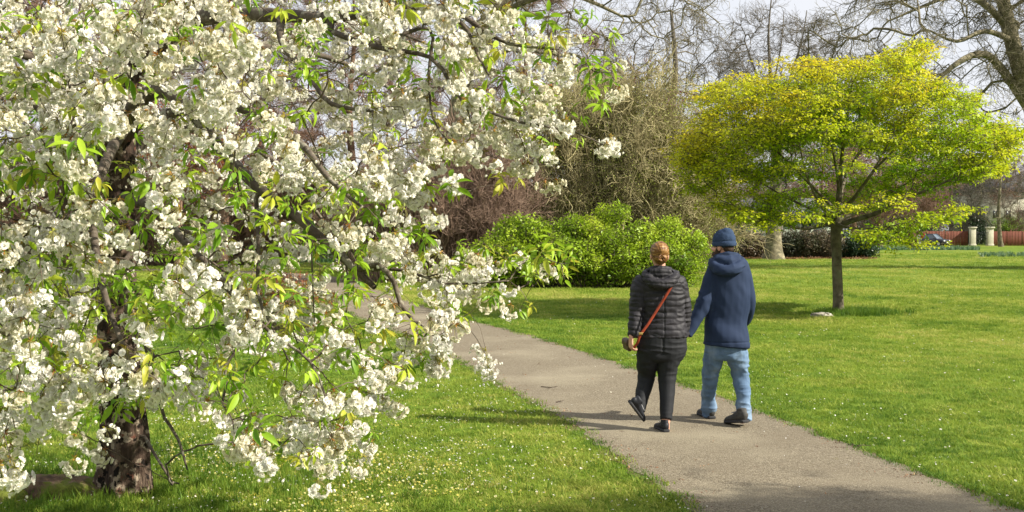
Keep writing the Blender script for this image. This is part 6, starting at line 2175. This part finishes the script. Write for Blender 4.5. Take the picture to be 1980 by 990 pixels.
tag(scatter('daisies', SRC_DAISY, np.stack([x, y, .012 + 0 * x], 1), rand_rot(len(x), rg, .3), rg.uniform(.4, 1.0, len(x)) * (1 + y / 50), rg.random(len(x))), 'tiny white daisies dotted over the lawn', 'daisies')
rg = np.random.default_rng(68)
n = 5200
px = rg.normal(640, 190, n); py = rg.normal(890, 55, n)
px = np.clip(px, 330, 1150); py = np.clip(py, 770, 1000)
dd = 3675 / (py - 450) * 1.0
x = (px - 990) / F_PX * dd; y = dd
k = (path_dist(x, y) > HW + .1) & (fbm(np.stack([x * 2.2, y * 2.2, 0 * x], 1), 75, 3) > -.05)
x, y = x[k], y[k]
tag(scatter('celandines', SRC_YFLOWER, np.stack([x, y, .015 + 0 * x], 1), rand_rot(len(x), rg, .5), rg.uniform(.45, .95, len(x)), rg.random(len(x))), 'patch of small pale yellow flowers in the grass in front of the cherry', 'flowers')

# dead leaves on the soil under the hedge and along the path
M_litter = leaf_mat('dead_leaf', [(0.0, (0.09, 0.035, 0.02)), (.6, (0.22, 0.10, 0.045)), (1.0, (0.34, 0.21, 0.11))], trans=.1)
SRC_LITTER = leaf_sources('dead_leaf', M_litter, nl=7, R=.12, L=.06, W=.035, flat=.12, seed=83)
rg = np.random.default_rng(69)
n = 1500
y = rg.uniform(71.6, 74.2, n); px = rg.uniform(1395, 1695, n)
tag(scatter('leaf_litter', SRC_LITTER, np.stack([(px - 990) / F_PX * y, y, .04 + 0 * y], 1), rand_rot(n, rg, .3), rg.uniform(.9, 1.8, n), rg.random(n)), 'reddish brown dead leaves on the ground below the dark hedge', 'leaf litter')
SRC_CRUMB = leaf_sources('crumb', M_litter, nl=6, R=.05, L=.016, W=.010, flat=.05, seed=93)
n = 1500
t = rg.integers(0, len(CLs) - 120, n); sd = rg.choice([-1, 1], n)
T_ = np.gradient(CLs, axis=0); T_ /= np.linalg.norm(T_, axis=1)[:, None]
off = sd * (HW - np.abs(rg.normal(0, .10, n)))
mid = rg.random(n) < .16
off = np.where(mid, rg.uniform(-.9, .9, n), off)
pp = CLs[t] + np.stack([T_[t, 1], -T_[t, 0]], 1) * off[:, None]
k = pp[:, 1] > 6
tag(scatter('path_crumbs', SRC_CRUMB, np.c_[pp[k], np.full(k.sum(), .012)], rand_rot(k.sum(), rg, .1), rg.uniform(.5, 1.3, k.sum()), rg.random(k.sum())), 'dry leaf crumbs gathered along both edges of the path', 'leaf litter')

# fallen twigs on the path
for i, (px, py, L_, lab) in enumerate([(1046, 750, .28, 'forked fallen twig lying on the path left of the woman'), (1075, 780, .12, 'short broken twig near the left edge of the path'), (975, 612, .2, 'thin twig at the right edge of the path before the lawn'),
                                       (1640, 862, .22, 'dark bent twig at the right path edge nearest the camera'), (930, 690, .16, 'small twig on the pale path near the hanging blossom')]):
    g = G(px, py)
    rg2 = np.random.default_rng(900 + i)
    a = rg2.uniform(-.6, .6)
    c = wig((0, 0, 0), (math.cos(a), math.sin(a), .05), L_, 7, .3, rg2); c[:, 2] = .004 + np.abs(c[:, 2]) * .2
    s2 = wig(c[3], (math.cos(a + .8), math.sin(a + .8), .1), L_ * .45, 4, .3, rg2); s2[:, 2] = .004 + np.abs(s2[:, 2]) * .3
    V, Q = tubes([c, s2], [np.linspace(.006, .002, 8), np.linspace(.004, .0015, 5)], 6)
    tag(link('fallen_twig', npmesh('fallen_twig', V, [Q], M_twigbark), None, (g.x, g.y, .010)), lab, 'twig', 'twigs fallen on the path')


# stone by the yellow-green tree, root hump by the cherry
def rock(name, c, r, mat, label, cat, seed, amp=.3, parts=None):
    V, a, b = ball((0, 0, 0), 1.0)
    nu, nv = 48, 30
    V = []
    for i in range(nv + 1):
        t = math.pi * i / nv
        for k in range(nu):
            p_ = 2 * math.pi * k / nu
            V.append((math.sin(t) * math.cos(p_), math.sin(t) * math.sin(p_), math.cos(t)))
    V = np.array(V)
    n_ = fbm(V * 1.7 + seed, seed, 4) + .5 * np.abs(fbm(V * 5 + seed, seed + 2, 3))
    V = V * (1 + amp * n_)[:, None] * np.array(r)
    Q = np.array([(i * nu + k, (i + 1) * nu + k, (i + 1) * nu + (k + 1) % nu, i * nu + (k + 1) % nu) for i in range(nv) for k in range(nu)])
    return tag(link(name, npmesh(name, V, [Q], mat), None, c), label, cat)


M_stone = surf_mat('pale_stone', [(0.3, (0.16, 0.14, 0.11)), (0.5, (0.36, 0.33, 0.27)), (0.7, (0.52, 0.49, 0.42))], scale=9, rough=.95, bump=.9, bdist=.02, second=(12, .55, .62, (.08, .07, .05)))
M_moss = surf_mat('mossy_root', [(0.3, (0.05, 0.032, 0.02)), (0.55, (0.14, 0.09, 0.055)), (0.8, (0.24, 0.17, 0.11))], scale=10, rough=.95, bump=.9, bdist=.02, second=(7, .50, .58, (.11, .13, .018)))
g = G(1587, 612)
rock('stone', (g.x, g.y - .05, .03), (.21, .13, .06), M_stone, 'pale rough flat stone at the foot of the yellow-green tree', 'stone', 3)
g = G(1560, 613)
g = G(95, 958)
rock('tree_root', (g.x, g.y + .05, .0), (.36, .20, .12), M_moss, 'mossy brown root hump beside the foot of the cherry trunk', 'root', 6, .25)
g = G(-10, 962)
rock('tree_root', (g.x, g.y + .0, -.01), (.32, .20, .12), M_moss, 'brown root hump at the lower left corner', 'root', 9, .25)

# trees outside the frame to the right whose shade falls into the view
shrub('evergreen_tree', 'tall dark evergreen beyond the right edge shading the far lawn', (39, 49, 0), [((0, 0, 4), (3.6, 3.4, 4)), ((0, 0, 9), (3, 3, 4)), ((0, 0, 13), (1.8, 1.8, 3)), ((5.5, 1.5, 4), (3.6, 3.4, 4)), ((6, 2, 9), (2.6, 2.6, 4))],
      LF_DARK, 5200, (0, .7), 1.7, 131, 'tree', nst=40, stem_r=.12)
bare_tree('lawn_tree', 'budding tree beside the path outside the right edge shading the nearest stretch', (8.9, 4.1, 0),
          [(0, 0, 0, .16), (.05, 0, 1.2, .13), (-.1, 0, 2.6, .1), (.1, 0, 4.2, .06)],
          [((0, -.25, 4.9), (2.1, 1.25, 1.1))], 260, M_greybark, TW_GREY, .007, 132, 'tree', sprays=1, sc=.4, foliage=(LF_SPRING, 1500, .2, .7, .9), step=.25)
